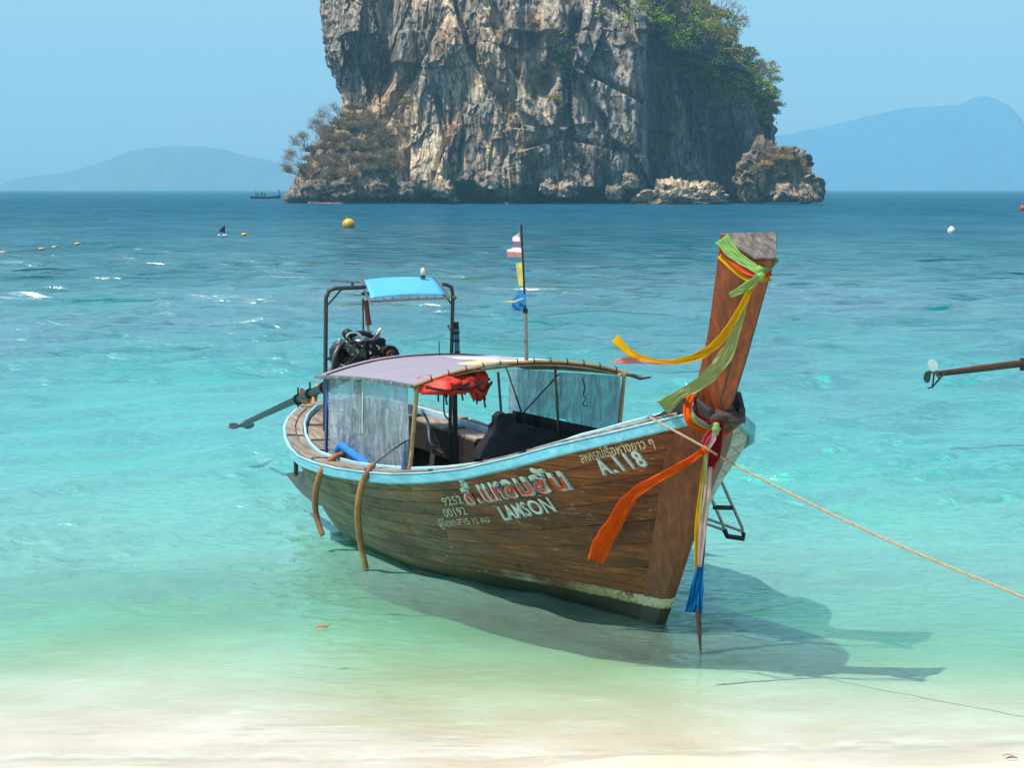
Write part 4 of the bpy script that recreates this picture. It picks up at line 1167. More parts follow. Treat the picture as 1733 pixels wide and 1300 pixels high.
# ------------------------------------------------------------------ lettering painted on the starboard bow
def paint_mat(name, c, wear=0.45):
    t = NT(name); v = t.coords('Object')
    n = t.noise(v, 26, 6, 0.75)
    d = t.n('BsdfPrincipled', ins={'Base Color': t.mix(t.n('MapRange', ins={0: t.noise(v, 9, 4), 1: .35, 2: .7}).outputs[0], srgb(*c), srgb(*[int(k * .8) for k in c])), 'Roughness': 0.6})
    tr = t.n('BsdfTransparent')
    m = t.n('MixShader', ins={0: t.n('MapRange', ins={0: n, 1: wear - 0.04, 2: wear + 0.03}).outputs[0], 1: tr.outputs[0], 2: d.outputs[0]})
    return t.done(m.outputs[0])
PAINT_W = paint_mat('white_sign_paint', (216, 220, 212), 0.35)
PAINT_B = paint_mat('pale_blue_sign_paint', (116, 164, 182), 0.40)
PAINT_R = paint_mat('red_sign_paint', (214, 60, 24), 0.24)
PAINT_C = paint_mat('cream_sign_paint', (214, 200, 166), 0.33)
PAINT_G = paint_mat('faded_grey_sign_paint', (186, 188, 166), 0.40)
def lettering(name, text, p0, p1, height, mat, lift=0.007, bold=0.0, skew=0.0, clip_low=None, spacing=1.0, dz=0.0, ds=0.0, shear=0.0):
    """text from p0 to p1 (x, z on the hull side), laid on to the hull surface"""
    cu = bpy.data.curves.new(name, 'FONT'); cu.body = text; cu.size = 1; cu.resolution_u = 3
    cu.offset = bold; cu.space_character = spacing; cu.fill_mode = 'BOTH'; cu.shear = shear
    ob = bpy.data.objects.new('tmp', cu); col.objects.link(ob)
    dg = bpy.context.evaluated_depsgraph_get(); dg.update()
    me = bpy.data.meshes.new_from_object(ob.evaluated_get(dg))
    bpy.data.objects.remove(ob)
    bm = bmesh.new(); bm.from_mesh(me)
    co = [v.co.copy() for v in bm.verts]
    x0, x1 = min(c.x for c in co), max(c.x for c in co)
    for k in range(1, 40):
        bmesh.ops.bisect_plane(bm, geom=bm.verts[:] + bm.edges[:] + bm.faces[:], plane_co=(x0 + (x1 - x0) * k / 40, 0, 0), plane_no=(1, 0, 0))
    for k in range(-2, 10):
        bmesh.ops.bisect_plane(bm, geom=bm.verts[:] + bm.edges[:] + bm.faces[:], plane_co=(0, k * 0.12, 0), plane_no=(0, 1, 0))
    if clip_low is not None:
        bmesh.ops.bisect_plane(bm, geom=bm.verts[:] + bm.edges[:] + bm.faces[:], plane_co=(0, clip_low, 0), plane_no=(0.0, 1, 0), clear_outer=True)
    (s0, z0), (s1, z1) = p0, p1
    C_ = np.array([tuple(v.co) for v in bm.verts])
    f = (C_[:, 0] - x0) / (x1 - x0)
    S_ = s0 + (s1 - s0) * f + ds + skew * C_[:, 1] * height
    Z_ = z0 + (z1 - z0) * f + C_[:, 1] * height + dz
    e = 0.02
    b_ = hull_at(S_, Z_)
    bs = (hull_at(S_ + e, Z_) - hull_at(S_ - e, Z_)) / (2 * e); bz = (hull_at(S_, Z_ + e) - hull_at(S_, Z_ - e)) / (2 * e)
    N_ = np.stack([-bs, -np.ones_like(bs), -bz], -1); N_ /= np.linalg.norm(N_, axis=1)[:, None]
    P_ = np.stack([S_, -b_, Z_], -1) + N_ * lift
    for v, p in zip(bm.verts, P_): v.co = p
    bmesh.ops.recalc_face_normals(bm, faces=bm.faces)
    me2 = bpy.data.meshes.new(name); bm.to_mesh(me2); bm.free()
    me2.materials.append(mat)
    o = bpy.data.objects.new(name, me2); col.objects.link(o); o.parent = hull
    return o
def hz(p): return (p[0], p[2])
lettering('painted_number', 'A.118', hz((0.129, -0.560, 1.208)), hz((0.403, -0.338, 1.298)), 0.165, PAINT_W, bold=0.018, lift=0.008, spacing=1.18)
lettering('painted_number', 'A.118', hz((0.137, -0.549, 1.204)), hz((0.411, -0.328, 1.295)), 0.165, PAINT_B, bold=0.030, lift=0.005, spacing=1.18)
lettering('painted_lettering', 'สหกรณ์เรือหางยาว ๆ', hz((0.051, -0.691, 1.294)), hz((0.500, -0.336, 1.448)), 0.10, PAINT_C, bold=0.010)
lettering('painted_name', 'ส้.แหลมสัน', hz((-1.358, -0.953, 0.806)), hz((-0.138, -0.673, 1.083)), 0.235, PAINT_B, bold=0.036, lift=0.005, dz=-0.006, ds=0.008, spacing=1.1)
lettering('painted_name', 'ส้.แหลมสัน', hz((-1.373, -0.957, 0.804)), hz((-0.147, -0.679, 1.082)), 0.235, PAINT_W, bold=0.030, lift=0.008, spacing=1.1)
lettering('painted_name', 'ส้.แหลมสัน', hz((-1.343, -0.955, 0.813)), hz((-0.159, -0.687, 1.081)), 0.235, PAINT_R, bold=0.012, lift=0.011, clip_low=0.40, spacing=1.1)
lettering('painted_name', 'LAMSON', hz((-1.008, -0.795, 0.713)), hz((-0.406, -0.656, 0.865)), 0.160, PAINT_B, bold=0.024, lift=0.005, spacing=1.08)
lettering('painted_name', 'LAMSON', hz((-1.020, -0.800, 0.716)), hz((-0.413, -0.663, 0.869)), 0.160, PAINT_W, bold=0.012, lift=0.008, spacing=1.08)
lettering('painted_number', '9252', hz((-1.735, -0.994, 0.741)), hz((-1.416, -0.968, 0.808)), 0.095, PAINT_G, bold=0.008)
lettering('painted_number', '00192', hz((-1.802, -0.953, 0.636)), hz((-1.447, -0.917, 0.709)), 0.095, PAINT_G, bold=0.008)
lettering('painted_lettering', 'ผู้โดยสาร', hz((-1.965, -0.927, 0.526)), hz((-1.477, -0.877, 0.625)), 0.085, PAINT_G, bold=0.006)
lettering('painted_lettering', '12 คน', hz((-1.430, -0.867, 0.627)), hz((-1.206, -0.834, 0.677)), 0.07, PAINT_G, bold=0.008)

# ------------------------------------------------------------------ canopy
def pvc(name):
    t = NT(name); v = t.coords('Object', (7, 7, 1.6))
    n = t.noise(v, 1.6, 6, 0.6, 1.4); n2 = t.noise(t.coords('Object'), 7, 6, 0.7, 1.0)
    h = t.math('ADD', n, t.math('MULTIPLY', n2, 0.6))
    bp = t.bump(h, 1.0, 0.09)
    d = t.n('BsdfDiffuse', ins={'Color': t.mix(n2, srgb(206, 214, 222), srgb(168, 186, 202)), 'Normal': bp})
    tr = t.n('BsdfTransparent', ins={'Color': srgb(196, 216, 226)})
    g = t.n('BsdfGlossy', ins={'Roughness': 0.18, 'Normal': bp, 'Color': (1, 1, 1, 1)})
    m = t.n('MixShader', ins={0: t.math('ADD', t.n('MapRange', ins={0: n, 1: 0.42, 2: 0.62, 3: 0.10, 4: 0.50}).outputs[0], t.n('MapRange', ins={0: n2, 1: 0.35, 2: 0.7, 3: 0.06, 4: 0.28}).outputs[0]), 1: tr.outputs[0], 2: d.outputs[0]})  # milky plastic; the upright pale streaks are highlights put into the diffuse share
    fr = t.n('LayerWeight', ins={'Blend': 0.25, 'Normal': bp}).outputs['Fresnel']
    m2 = t.n('MixShader', ins={0: t.math('MINIMUM', fr, 0.5), 1: m.outputs[0], 2: g.outputs[0]})
    return t.done(m2.outputs[0])
M_PVC = pvc('clear_plastic_sheet')
def roof_mat():
    t = NT('canopy_cloth'); v0 = t.n('TexCoord').outputs['Object']
    sep = t.n('SeparateXYZ', ins={0: v0}); x, y = sep.outputs[0], sep.outputs[1]
    n = t.noise(v0, 3, 5, 0.6)
    base = t.mix(n, srgb(128, 122, 138), srgb(150, 140, 150))
    # white print and a yellow one near the front, as bands along the cloth
    yy = t.math('ADD', y, t.math('MULTIPLY', x, 0.10))
    w = t.n('TexWave', ins={'Vector': t.n('Mapping', ins={'Vector': v0, 'Scale': (0.25, 1.0, 1), 'Rotation': (0, 0, 0.15)}).outputs[0], 'Scale': 1.7, 'Distortion': 2.5, 'Detail': 1.5, 'Detail Scale': 0.8}).outputs[1]
    wm = t.math('MULTIPLY', t.n('MapRange', ins={0: w, 1: 0.30, 2: 0.38}).outputs[0], t.math('MULTIPLY', t.n('MapRange', ins={0: yy, 1: -0.50, 2: -0.38}).outputs[0], t.n('MapRange', ins={0: x, 1: -4.1, 2: -3.8}).outputs[0]))
    base = t.mix(wm, base, srgb(236, 232, 238))
    ym = t.math('MULTIPLY', t.math('MULTIPLY', t.math('GREATER_THAN', x, -2.75), t.math('LESS_THAN', x, -2.42)), t.math('MULTIPLY', t.math('GREATER_THAN', y, -0.42), t.math('LESS_THAN', y, 0.1)))
    base = t.mix(t.math('MULTIPLY', ym, 0.85), base, srgb(222, 204, 120))
    p = t.n('BsdfPrincipled', ins={'Base Color': base, 'Roughness': 0.75, 'Normal': t.bump(t.noise(v0, 2.2, 4), 0.5, 0.03)})
    return t.done(p.outputs[0])
canopy = empty('canopy', (0, 0, 0), 0, boat)
def roof_pt(f, y, dz=0.0):
    """f 0 aft .. 1 front; y across"""
    x = -4.42 + (2.20) * f
    ze = 1.585 + (1.69 - 1.585) * f + 0.02 * math.sin(f * 3.14); zc = 1.745 + (1.85 - 1.745) * f
    k = abs(y) / 1.05
    z = ze + (zc - ze) * (1 - k ** 2.2) - 0.012 * abs(math.sin(f * math.pi * 3)) * (1 - k)
    return (x, y, z + dz)
fs = np.linspace(0, 1, 28); ys = np.linspace(-1.06, 1.08, 30)
P = np.array([[roof_pt(f, y) for y in ys] for f in fs]); P[..., 2] += 0.005 * fbm(P[..., 0] * 3, P[..., 1] * 3, 1.0, 3)
Q = P.copy(); Q[..., 2] -= 0.022
grid_obj('roof_cloth', P, roof_mat(), canopy)
grid_obj('roof_lining', Q, plain('dark_lining', (24, 24, 40), 0.8), canopy)
fr_ = MB()
fr_.tube([roof_pt(1, y, -0.012) for y in np.linspace(-1.06, 1.02, 24)], 0.013, 8)
fr_.tube([Vector(roof_pt(1, y, -0.045)) + Vector((-.03, 0, 0)) for y in np.linspace(-1.04, 0.98, 24)], 0.011, 8)
fr_.build('front_hoop', M_TAN, canopy)
MB().tube([roof_pt(f, -1.065, -0.01) for f in np.linspace(-0.02, 1, 12)], 0.017, 8).build('side_tube', M_STEEL, canopy)
MB().tube([roof_pt(f, 1.085, -0.01) for f in np.linspace(0, 1.02, 12)], 0.014, 8).build('side_tube', M_STEEL, canopy)
MB().tube([roof_pt(0, y, -0.01) for y in np.linspace(-1.06, 1.08, 20)], 0.013, 8).build('rear_hoop', M_STEEL, canopy)
MB().tube([Vector(roof_pt(0.10, y, 0.008)) for y in np.linspace(-1.06, 1.08, 20)], 0.008, 6).build('ridge_rib', M_DARKSTEEL, canopy)
MB().tube([roof_pt(1.0, 1.0, -.02), roof_pt(1.02, 1.08, -.03), (-2.14, 1.17, 1.665)], [0.014, 0.013, 0.008], 8).build('hoop_end', M_DARKSTEEL, canopy)
for k in range(15):                                  # rope lashings of the cloth to the side tube
    f = 0.04 + k * 0.064
    c = Vector(roof_pt(f, -1.062, -0.008))
    MB().tube([c + Vector((-0.012, 0, -.024)), c + Vector((0.02, -0.021, 0)), c + Vector((0.03, 0.05, 0.016)), c + Vector((0.0, 0.012, -.02))], 0.006, 5).build('lashing', M_RUBBER if k % 3 else M_WHITE, canopy)
for k in range(12):
    c = Vector(roof_pt(1, -0.9 + k * 0.16, 0.0))
    MB().tube([c + Vector((0.014, 0, -.025)), c + Vector((0.012, 0, .012)), c + Vector((-0.05, 0.02, .016))], 0.0045, 5).build('lashing', M_RUBBER, canopy)
# poles
def pole(a, b, r, mat, name='pole'): return MB().tube([a, b], r, 8).build(name, mat, canopy)
pole((-2.27, -1.0, 1.67), (-2.47, -1.0, 0.78), 0.019, M_TAN)
pole((-4.33, -1.0, 1.56), (-4.40, -1.0, 0.70), 0.017, M_DARKSTEEL)
MB().tube([(-2.16, 0.86, 1.70), (-2.20, 0.93, 1.685), (-2.24, 0.955, 1.64), (-2.42, 1.0, 1.0), (-2.44, 1.0, 0.85)], 0.016, 8, 3).build('pole', M_TAN, canopy)
pole((-3.62, 1.0, 1.66), (-3.52, 1.0, 0.80), 0.014, M_TAN)
pole((-4.80, 0.98, 1.50), (-4.72, 1.0, 0.80), 0.014, M_DARKSTEEL)
pole((-4.62, 0.98, 1.56), (-4.30, 1.0, 1.12), 0.008, M_RUBBER, 'stay')
pole((-3.55, 1.0, 1.58), (-4.30, 0.96, 1.10), 0.007, M_RUBBER, 'stay')
pole((-3.70, 0.0, 1.75), (-3.68, 0.0, 0.40), 0.024, M_DARKSTEEL)
pole((-3.78, 0.0, 1.12), (-3.78, 0.0, 0.45), 0.013, M_DARKSTEEL)
MB().tube([(-3.940, -0.000, 1.400), (-3.928, -0.000, 1.224), (-4.029, 0.100, 1.142), (-4.098, 0.150, 1.110)], 0.008, 6, 3).build('hanging_line', M_RUBBER, canopy)
MB().tube([(-3.758, -0.350, 1.270), (-3.598, -0.350, 1.259), (-3.519, -0.350, 1.202), (-3.482, -0.350, 1.029), (-3.503, -0.300, 0.981), (-3.737, -0.100, 0.893)], 0.011, 8, 4).build('bent_tube', M_CHROME, boat)
# curtains
def curtain(x0, x1, y, zt0, zt1, zb0, zb1, name='side_curtain', mat=M_PVC, amp=0.022, par=canopy, ny=50, nx=80):
    f = np.linspace(0, 1, nx); g = np.linspace(0, 1, ny)
    Fg, Gg = np.meshgrid(f, g, indexing='ij')
    X = x0 + (x1 - x0) * Fg
    Z = (zt0 + (zt1 - zt0) * Fg) * (1 - Gg) + (zb0 + (zb1 - zb0) * Fg) * Gg
    Y = y + amp * (fbm(X * 5, Z * 1.5, y, 4) + 0.25 * np.sin(X * 30 + 5 * Z) + 0.5 * fbm(X * 3, Z * 7, y + 3, 3)) * (0.3 + Gg)
    return grid_obj(name, np.stack([X, Y, Z], -1), mat, par)
curtain(-4.30, -2.44, -1.012, 1.565, 1.655, 0.80, 0.80)
# blue bound edges and a seam of the starboard curtain
def strip(pts, w, mat, name, par, dirn=Vector((1, 0, 0))):
    V, F = [], []
    for i, p in enumerate(pts):
        p = Vector(p); V += [p - dirn * w / 2, p + dirn * w / 2]
        if i: F.append((2 * i - 2, 2 * i - 1, 2 * i + 1, 2 * i))
    me = mesh_obj(name, V, F, mat, par)
    s = me.modifiers.new('thick', 'SOLIDIFY'); s.thickness = 0.006
    return me
M_BLUETAPE = plain('blue_binding', (26, 92, 176), 0.7, 0.3, 20)
strip([(-4.29, -1.02, 1.55), (-4.31, -1.022, 1.2), (-4.34, -1.025, 0.84)], 0.035, M_BLUETAPE, 'curtain_binding', canopy)
strip([(-2.46, -1.024, 1.2), (-2.49, -1.026, 1.0), (-2.55, -1.026, 0.82)], 0.03, M_BLUETAPE, 'curtain_binding', canopy)
strip([(-3.40, -1.024, 1.60), (-3.41, -1.028, 1.15)], 0.022, plain('pale_tape', (200, 204, 196), 0.6), 'curtain_seam', canopy)
curtain(-4.62, -3.60, 1.01, 1.55, 1.60, 1.02, 1.16)
curtain(-3.58, -2.40, 1.01, 1.60, 1.66, 1.16, 1.12)
strip([(-2.36, 1.02, 1.64), (-2.46, 1.02, 1.10)], 0.035, M_BLACKTARP, 'curtain_binding', canopy)
curtain(-4.5, -2.1, 0.99, 1.15, 1.16, 0.50, 0.75, 'dark_side_cloth', M_BLACKTARP, 0.02)
tp = MB(); A = [(-4.658, 0.750, 0.869), (-4.496, 0.800, 1.128), (-4.339, 0.800, 1.132), (-4.045, 0.800, 1.184), (-4.007, 0.800, 1.086), (-3.000, 0.800, 1.062), (-2.999, 0.800, 0.873), (-4.585, 0.600, 0.694)]
tp.add(([Vector(p) for p in A] + [Vector(p) + Vector((0, 0.06, 0)) for p in A], [tuple(range(8)), tuple(range(15, 7, -1))] + [(k, (k + 1) % 8, 8 + (k + 1) % 8, 8 + k) for k in range(8)]))
tpo = tp.build('folded_tarp', M_BLACKTARP, canopy)
for v in tpo.data.polygons: v.use_smooth = True
bm_ = bmesh.new(); bm_.from_mesh(tpo.data); bmesh.ops.triangulate(bm_, faces=bm_.faces); bmesh.ops.subdivide_edges(bm_, edges=bm_.edges, cuts=5, use_grid_fill=True)
for v in bm_.verts:
    c_ = v.co; v.co = c_ + Vector((0.03 * float(pnoise(c_.x * 5, c_.z * 5, 1)), 0.07 * float(fbm(c_.x * 4, c_.z * 6, 2.0, 3)), 0.04 * float(pnoise(c_.x * 6, c_.z * 4, 5))))
bm_.to_mesh(tpo.data); bm_.free()
# hose-like squiggle of cord stuck to the port curtain
MB().tube([(-3.065, 0.985, 1.587), (-3.008, 0.985, 1.511), (-3.041, 0.985, 1.437), (-2.985, 0.985, 1.410), (-3.052, 0.985, 1.350), (-2.973, 0.985, 1.336)], 0.005, 5, 4).build('loose_cord', M_RUBBER, canopy)
MB().tube([(-2.368, -1.030, 1.208), (-2.410, -1.060, 1.190), (-2.622, -1.100, 1.083), (-2.894, -1.140, 0.940)], [0.010, 0.010, 0.005, 0.005], 6).build('guy_rope', plain('green_cord', (46, 60, 54), 0.8), canopy)

# flag pole on the canopy
fp = MB().tube([(-2.236, -0.000, 1.839), (-2.259, -0.000, 2.281)], 0.017, 8).build('flagpole', M_STEEL, boat)
MB().tube([(-2.259, 0.000, 2.271), (-2.338, 0.000, 3.000)], 0.009, 8).build('flag_stick', M_RUBBER, fp)
MB().tube([(-2.259, -0.000, 2.250), (-2.259, 0.000, 2.291)], 0.021, 8).build('pole_collar', M_RUBBER, fp)
def flag(name, pts, mat, parent, ripple=0.012, dy=0.0):
    """a small cloth from an outline in the x-z plane, filled and rippled"""
    bm = bmesh.new()
    vs = [bm.verts.new(Vector(p)) for p in pts]
    bm.faces.new(vs)
    bmesh.ops.triangulate(bm, faces=bm.faces)
    bmesh.ops.subdivide_edges(bm, edges=bm.edges, cuts=4, use_grid_fill=True)
    for v in bm.verts:
        v.co.y += dy + ripple * math.sin(v.co.x * 45 + v.co.z * 14)
    me = bpy.data.meshes.new(name); bm.to_mesh(me); bm.free(); me.materials.append(mat)
    o = bpy.data.objects.new(name, me); col.objects.link(o); o.parent = parent
    s = o.modifiers.new('thick', 'SOLIDIFY'); s.thickness = 0.003
    return o
def flag_mat():
    t = NT('faded_striped_flag'); z = t.n('SeparateXYZ', ins={0: t.n('TexCoord').outputs['Object']}).outputs[2]
    f = t.n('MapRange', ins={0: z, 1: (-2.316, -0.000, 2.720)[2], 2: (-2.327, -0.000, 2.940)[2]}).outputs[0]
    c = t.ramp(f, [(0.0, srgb(176, 108, 110)), (0.2, srgb(216, 208, 206)), (0.38, srgb(110, 92, 122)), (0.62, srgb(214, 206, 208)), (0.8, srgb(190, 150, 150))], 'CONSTANT')
    return t.done(t.n('BsdfPrincipled', ins={'Base Color': c, 'Roughness': 0.9}).outputs[0])
flag('striped_flag', [(-2.349, 0.000, 2.945), (-2.316, -0.000, 2.720), (-2.451, -0.000, 2.731), (-2.611, -0.000, 2.706), (-2.542, -0.000, 2.749), (-2.634, 0.000, 2.766), (-2.519, 0.000, 2.795), (-2.519, 0.000, 2.856), (-2.440, -0.000, 2.913)], flag_mat(), fp)
flag('yellow_flag', [(-2.316, -0.000, 2.685), (-2.282, -0.000, 2.480), (-2.394, -0.000, 2.481), (-2.439, 0.000, 2.565), (-2.417, 0.000, 2.667)], plain('faded_yellow_cloth', (206, 202, 112), 0.9), fp)
flag('blue_rag', [(-2.293, 0.000, 2.450), (-2.215, -0.000, 2.373), (-2.259, -0.000, 2.266), (-2.439, 0.000, 2.266), (-2.462, -0.000, 2.331), (-2.405, 0.000, 2.394)], plain('bright_blue_cloth', (24, 116, 190), 0.9), fp, dy=-0.02)
MB().tube([(-2.205, -0.050, 2.380), (-2.350, -0.050, 2.343), (-2.602, -0.050, 2.330)], [0.006, 0.009, 0.003], 6).build('tie_end', plain('pale_yellow_cloth', (206, 200, 150), .9), fp)

# ------------------------------------------------------------------ steel gallows with its own blue awning
gal = empty('motor_frame', (0, 0, 0), 0, boat)
MB().tube([(-5.25, -0.68, 0.80), (-5.22, -0.665, 2.25), (-5.20, -0.64, 2.325), (-5.2, -0.57, 2.345), (-5.2, -0.26, 2.35)], 0.021, 10).build('post', M_DARKSTEEL, gal)
MB().tube([(-5.25, 0.66, 0.80), (-5.2, 0.675, 2.25), (-5.2, 0.66, 2.33), (-5.2, 0.60, 2.355), (-5.2, 0.56, 2.358)], 0.019, 10).build('post', M_DARKSTEEL, gal)
MB().tube([(-5.2, -0.66, 2.18), (-5.2, -0.50, 2.345)], 0.009, 6).build('brace', M_DARKSTEEL, gal)
MB().tube([(-5.2, 0.66, 2.16), (-5.2, 0.50, 2.36)], 0.009, 6).build('brace', M_DARKSTEEL, gal)
MB().tube([(-5.2, -0.30, 2.285), (-5.2, 0.50, 2.285)], 0.014, 8).build('crossbar', M_DARKSTEEL, gal)
aw0 = [(-5.400, -0.220, 2.409), (-5.400, 0.582, 2.411), (-4.900, 0.509, 2.241), (-4.900, -0.351, 2.228)]
aw = [Vector(p) for p in aw0]
def awp(u, v): return (aw[0] * (1 - u) + aw[1] * u) * (1 - v) + (aw[3] * (1 - u) + aw[2] * u) * v
P = np.array([[tuple(awp(u, v) + Vector((0, 0, 0.022 * math.sin(math.pi * u) + 0.022 * math.sin(math.pi * v)))) for v in np.linspace(0.03, 0.92, 12)] for u in np.linspace(0.03, 0.95, 16)])
def awm():
    t = NT('sky_blue_awning'); v = t.coords('Object')
    p = t.n('BsdfPrincipled', ins={'Base Color': t.mix(t.noise(v, 3, 4), srgb(64, 158, 214), srgb(92, 176, 224)), 'Roughness': 0.6, 'Normal': t.bump(t.noise(v, 6, 3), 0.3, 0.02)})
    return t.done(p.outputs[0])
aobj = grid_obj('awning', P, awm(), gal)
m_ = aobj.modifiers.new('thick', 'SOLIDIFY'); m_.thickness = 0.006
MB().tube([awp(0, 0), awp(0.0, 0.9), awp(0.02, 0.98), awp(0.05, 1), awp(0.93, 1.0), awp(0.99, 0.96), awp(1, 0.88), awp(1, 0.1), awp(0.97, 0), awp(0.03, 0), awp(0, 0.02)], 0.011, 8).build('awning_frame', M_STEEL, gal)
for k in range(9):
    c = awp(0.08 + k * 0.105, 0.96); MB().tube([c + Vector((.02, 0, 0)), c + Vector((0, 0, .02)), c + Vector((-.05, 0.02, .01))], 0.004, 5).build('lashing', M_RUBBER, gal)
MB().tube([(-5.400, -0.555, 2.410), (-5.400, -0.295, 2.393), (-5.300, -0.180, 2.395)], 0.009, 6).build('awning_arm', M_STEEL, gal)
MB().tube([(-5.300, -0.360, 2.393), (-5.300, -0.354, 2.329)], 0.014, 6).build('arm_bracket', M_DARKSTEEL, gal)
MB().tube([(-5.300, 0.396, 2.418), (-5.300, 0.396, 2.448)], 0.026, 10).build('lamp_base', M_DARKSTEEL, gal)
MB().tube([(-5.300, 0.396, 2.448), (-5.300, 0.396, 2.465), (-5.300, 0.397, 2.506), (-5.300, 0.397, 2.524)], [0.020, 0.026, 0.024, 0.010], 12).build('lamp_glass', plain('cream_lamp', (214, 204, 180), 0.3), gal)
# rod with rolled cloth by the engine
MB().tube([(-5.300, -0.249, 2.234), (-5.300, -0.246, 1.904)], 0.010, 6).build('thin_post', M_DARKSTEEL, gal)
MB().tube([(-5.300, -0.218, 2.216), (-5.300, -0.201, 2.088), (-5.300, -0.189, 1.972)], [0.026, 0.024, 0.030], 8).build('rolled_cloth', plain('red_brown_cloth', (112, 58, 40), 0.9), gal)
MB().tube([(-5.300, -0.195, 1.972), (-5.300, -0.190, 1.902)], 0.013, 8).build('rolled_cloth_tie', M_STEEL, gal)
MB().tube([(-5.200, 0.710, 1.980), (-5.200, 0.717, 1.903)], 0.026, 8).build('float_rod_head', M_RUBBER, gal)
for k in range(4):
    y0 = 558 + k * 14
rodb = MB().tube([(-5.200, 0.717, 1.915), (-5.200, 0.722, 1.584)], 0.026, 10).build('banded_float_rod', plain('worn_blue_rod', (54, 128, 158), 0.6), gal)
for p, q in (((-5.200, 0.717, 1.886), (-5.200, 0.716, 1.856)), ((-5.200, 0.716, 1.809), (-5.200, 0.716, 1.779)), ((-5.200, 0.722, 1.690), (-5.200, 0.722, 1.649))):
    MB().tube([p, q], 0.029, 10).build('band', M_RUBBER, rodb)
MB().tube([(-5.200, 0.620, 1.954), (-5.200, 0.645, 1.906), (-5.200, 0.658, 1.935)], 0.012, 6).build('hook', M_STEEL, gal)
MB().tube([(-5.200, 0.672, 2.217), (-5.200, 0.698, 2.234)], 0.03, 8).build('rope_wrap', plain('olive_rope', (120, 116, 60), 0.9, 0.3, 40), gal)
MB().tube([(-4.000, -0.014, 1.759), (-4.000, -0.019, 1.891)], 0.006, 6).build('antenna', M_DARKSTEEL, boat)

# ------------------------------------------------------------------ engine on its pivot and the long propeller shaft
eng = empty('engine', (0, 0, 0), 0, boat)
ec = Vector((-6.000, -0.041, 1.600))
X, Y, Z = Vector((1, 0, 0)), Vector((0, 1, 0)), Vector((0, 0, 1))
def E(a, b, c): return ec + Vector((a, b, c))
MB().box(E(0, 0.02, -0.02), (0.42, 0.30, 0.26)).build('engine_block', M_IRON, eng, bevel=0.025)
MB().box(E(0.02, 0.02, 0.15), (0.38, 0.20, 0.09)).build('cylinder_head', M_ALU, eng, bevel=0.02)
MB().box(E(0.22, -0.06, 0.03), (0.05, 0.16, 0.13)).build('front_cover', M_ALU, eng, bevel=0.015)
for a, b, c, r, w, m in ((0.26, -0.06, -0.06, 0.085, 0.04, M_IRON), (0.27, 0.10, -0.03, 0.062, 0.04, M_RUST), (0.26, -0.16, 0.10, 0.045, 0.04, M_ALU), (0.25, 0.04, 0.13, 0.05, 0.04, M_IRON), (0.20, 0.27, 0.02, 0.105, 0.10, M_IRON), (0.26, 0.27, 0.03, 0.045, 0.03, M_RUST)):
    MB().disc(E(a, b, c), X, r, w, 18).build('pulley', m, eng, bevel=0.006)
    MB().disc(E(a + 0.025, b, c), X, r * 0.35, w, 10).build('hub', M_ALU, eng)
MB().tube([E(0.27, -0.06, 0.025), E(0.27, 0.0, 0.18), E(0.27, 0.08, 0.18), E(0.27, 0.16, -0.02), E(0.27, 0.06, -0.13), E(0.27, -0.08, -0.145), E(.27, -.14, -.07), E(0.27, -0.06, 0.025)], 0.008, 6).build('drive_belt', M_RUBBER, eng)
MB().tube([E(0.05, -0.08, 0.12), E(0.09, -0.13, 0.23), E(0.14, -0.04, 0.25), E(0.2, 0.03, 0.14), E(0.24, 0.06, 0.04)], 0.016, 8, 5).build('coolant_pipe', M_CHROME, eng)
MB().tube([E(0.02, 0.08, 0.08), E(0.10, 0.16, 0.18), E(0.14, 0.19, 0.25), E(0.14, 0.215, 0.275)], 0.030, 10, 5).build('exhaust_pipe', M_CHROME, eng)
MB().tube([E(0.0, -0.12, 0.20), E(0.0, 0.02, 0.24), E(0.0, 0.14, 0.22), E(-0.02, 0.22, 0.14)], 0.028, 8, 5).build('air_hose', M_RUBBER, eng)
MB().tube([E(0.08, -0.24, 0.06), E(0.12, -0.20, 0.14), E(0.05, -0.10, 0.20)], 0.020, 8, 5).build('air_hose', M_RUBBER, eng)
MB().tube([E(0.1, -0.30, -0.12), E(0.14, -0.29, 0.02), E(0.1, -0.22, 0.12), E(0.0, -0.15, 0.16)], 0.024, 8, 5).build('coolant_pipe', M_ALU, eng)
MB().tube([E(0.1, -0.23, -0.05), E(0.18, -0.16, -0.10), E(0.2, -0.10, -0.22)], 0.012, 8, 5).build('fuel_line', M_CHROME, eng)
MB().ball(E(0.20, 0.09, -0.07), 0.075, 8, (0.8, 0.8, 1.15)).build('oil_filter', M_RUST, eng)
MB().disc(E(0.18, 0.18, -0.05), (1, 0.2, 0), 0.055, 0.10, 14).build('alternator', plain('teal_housing', (30, 92, 96), 0.5), eng)
MB().ball(E(0.02, -0.10, 0.24), 0.055, 8, (1, 1.1, 0.9)).build('carburettor', M_IRON, eng)
MB().box(E(0.05, 0.20, 0.14), (0.16, 0.16, 0.10)).build('air_box', M_IRON, eng, bevel=0.02)
MB().box(E(-0.02, -0.20, 0.02), (0.22, 0.10, 0.16)).build('manifold', M_IRON, eng, bevel=0.02)
MB().disc(E(-0.28, 0.02, -0.03), X, 0.17, 0.12, 22, 0.10).build('flywheel_housing', M_IRON, eng)
rr = random.Random(4)
for k in range(22):
    a = E(rr.uniform(-.1, .24), rr.uniform(-.28, .3), rr.uniform(-.15, .2)); b = a + Vector((rr.uniform(-.05, .08), rr.uniform(-.12, .12), rr.uniform(-.1, .1)))
    MB().tube([a, (a + b) / 2 + Vector((0.05, 0, 0.03)), b], rr.uniform(0.006, 0.014), 6, 3).build('hose', rr.choice([M_RUBBER, M_ALU, M_IRON, M_IRON]), eng)
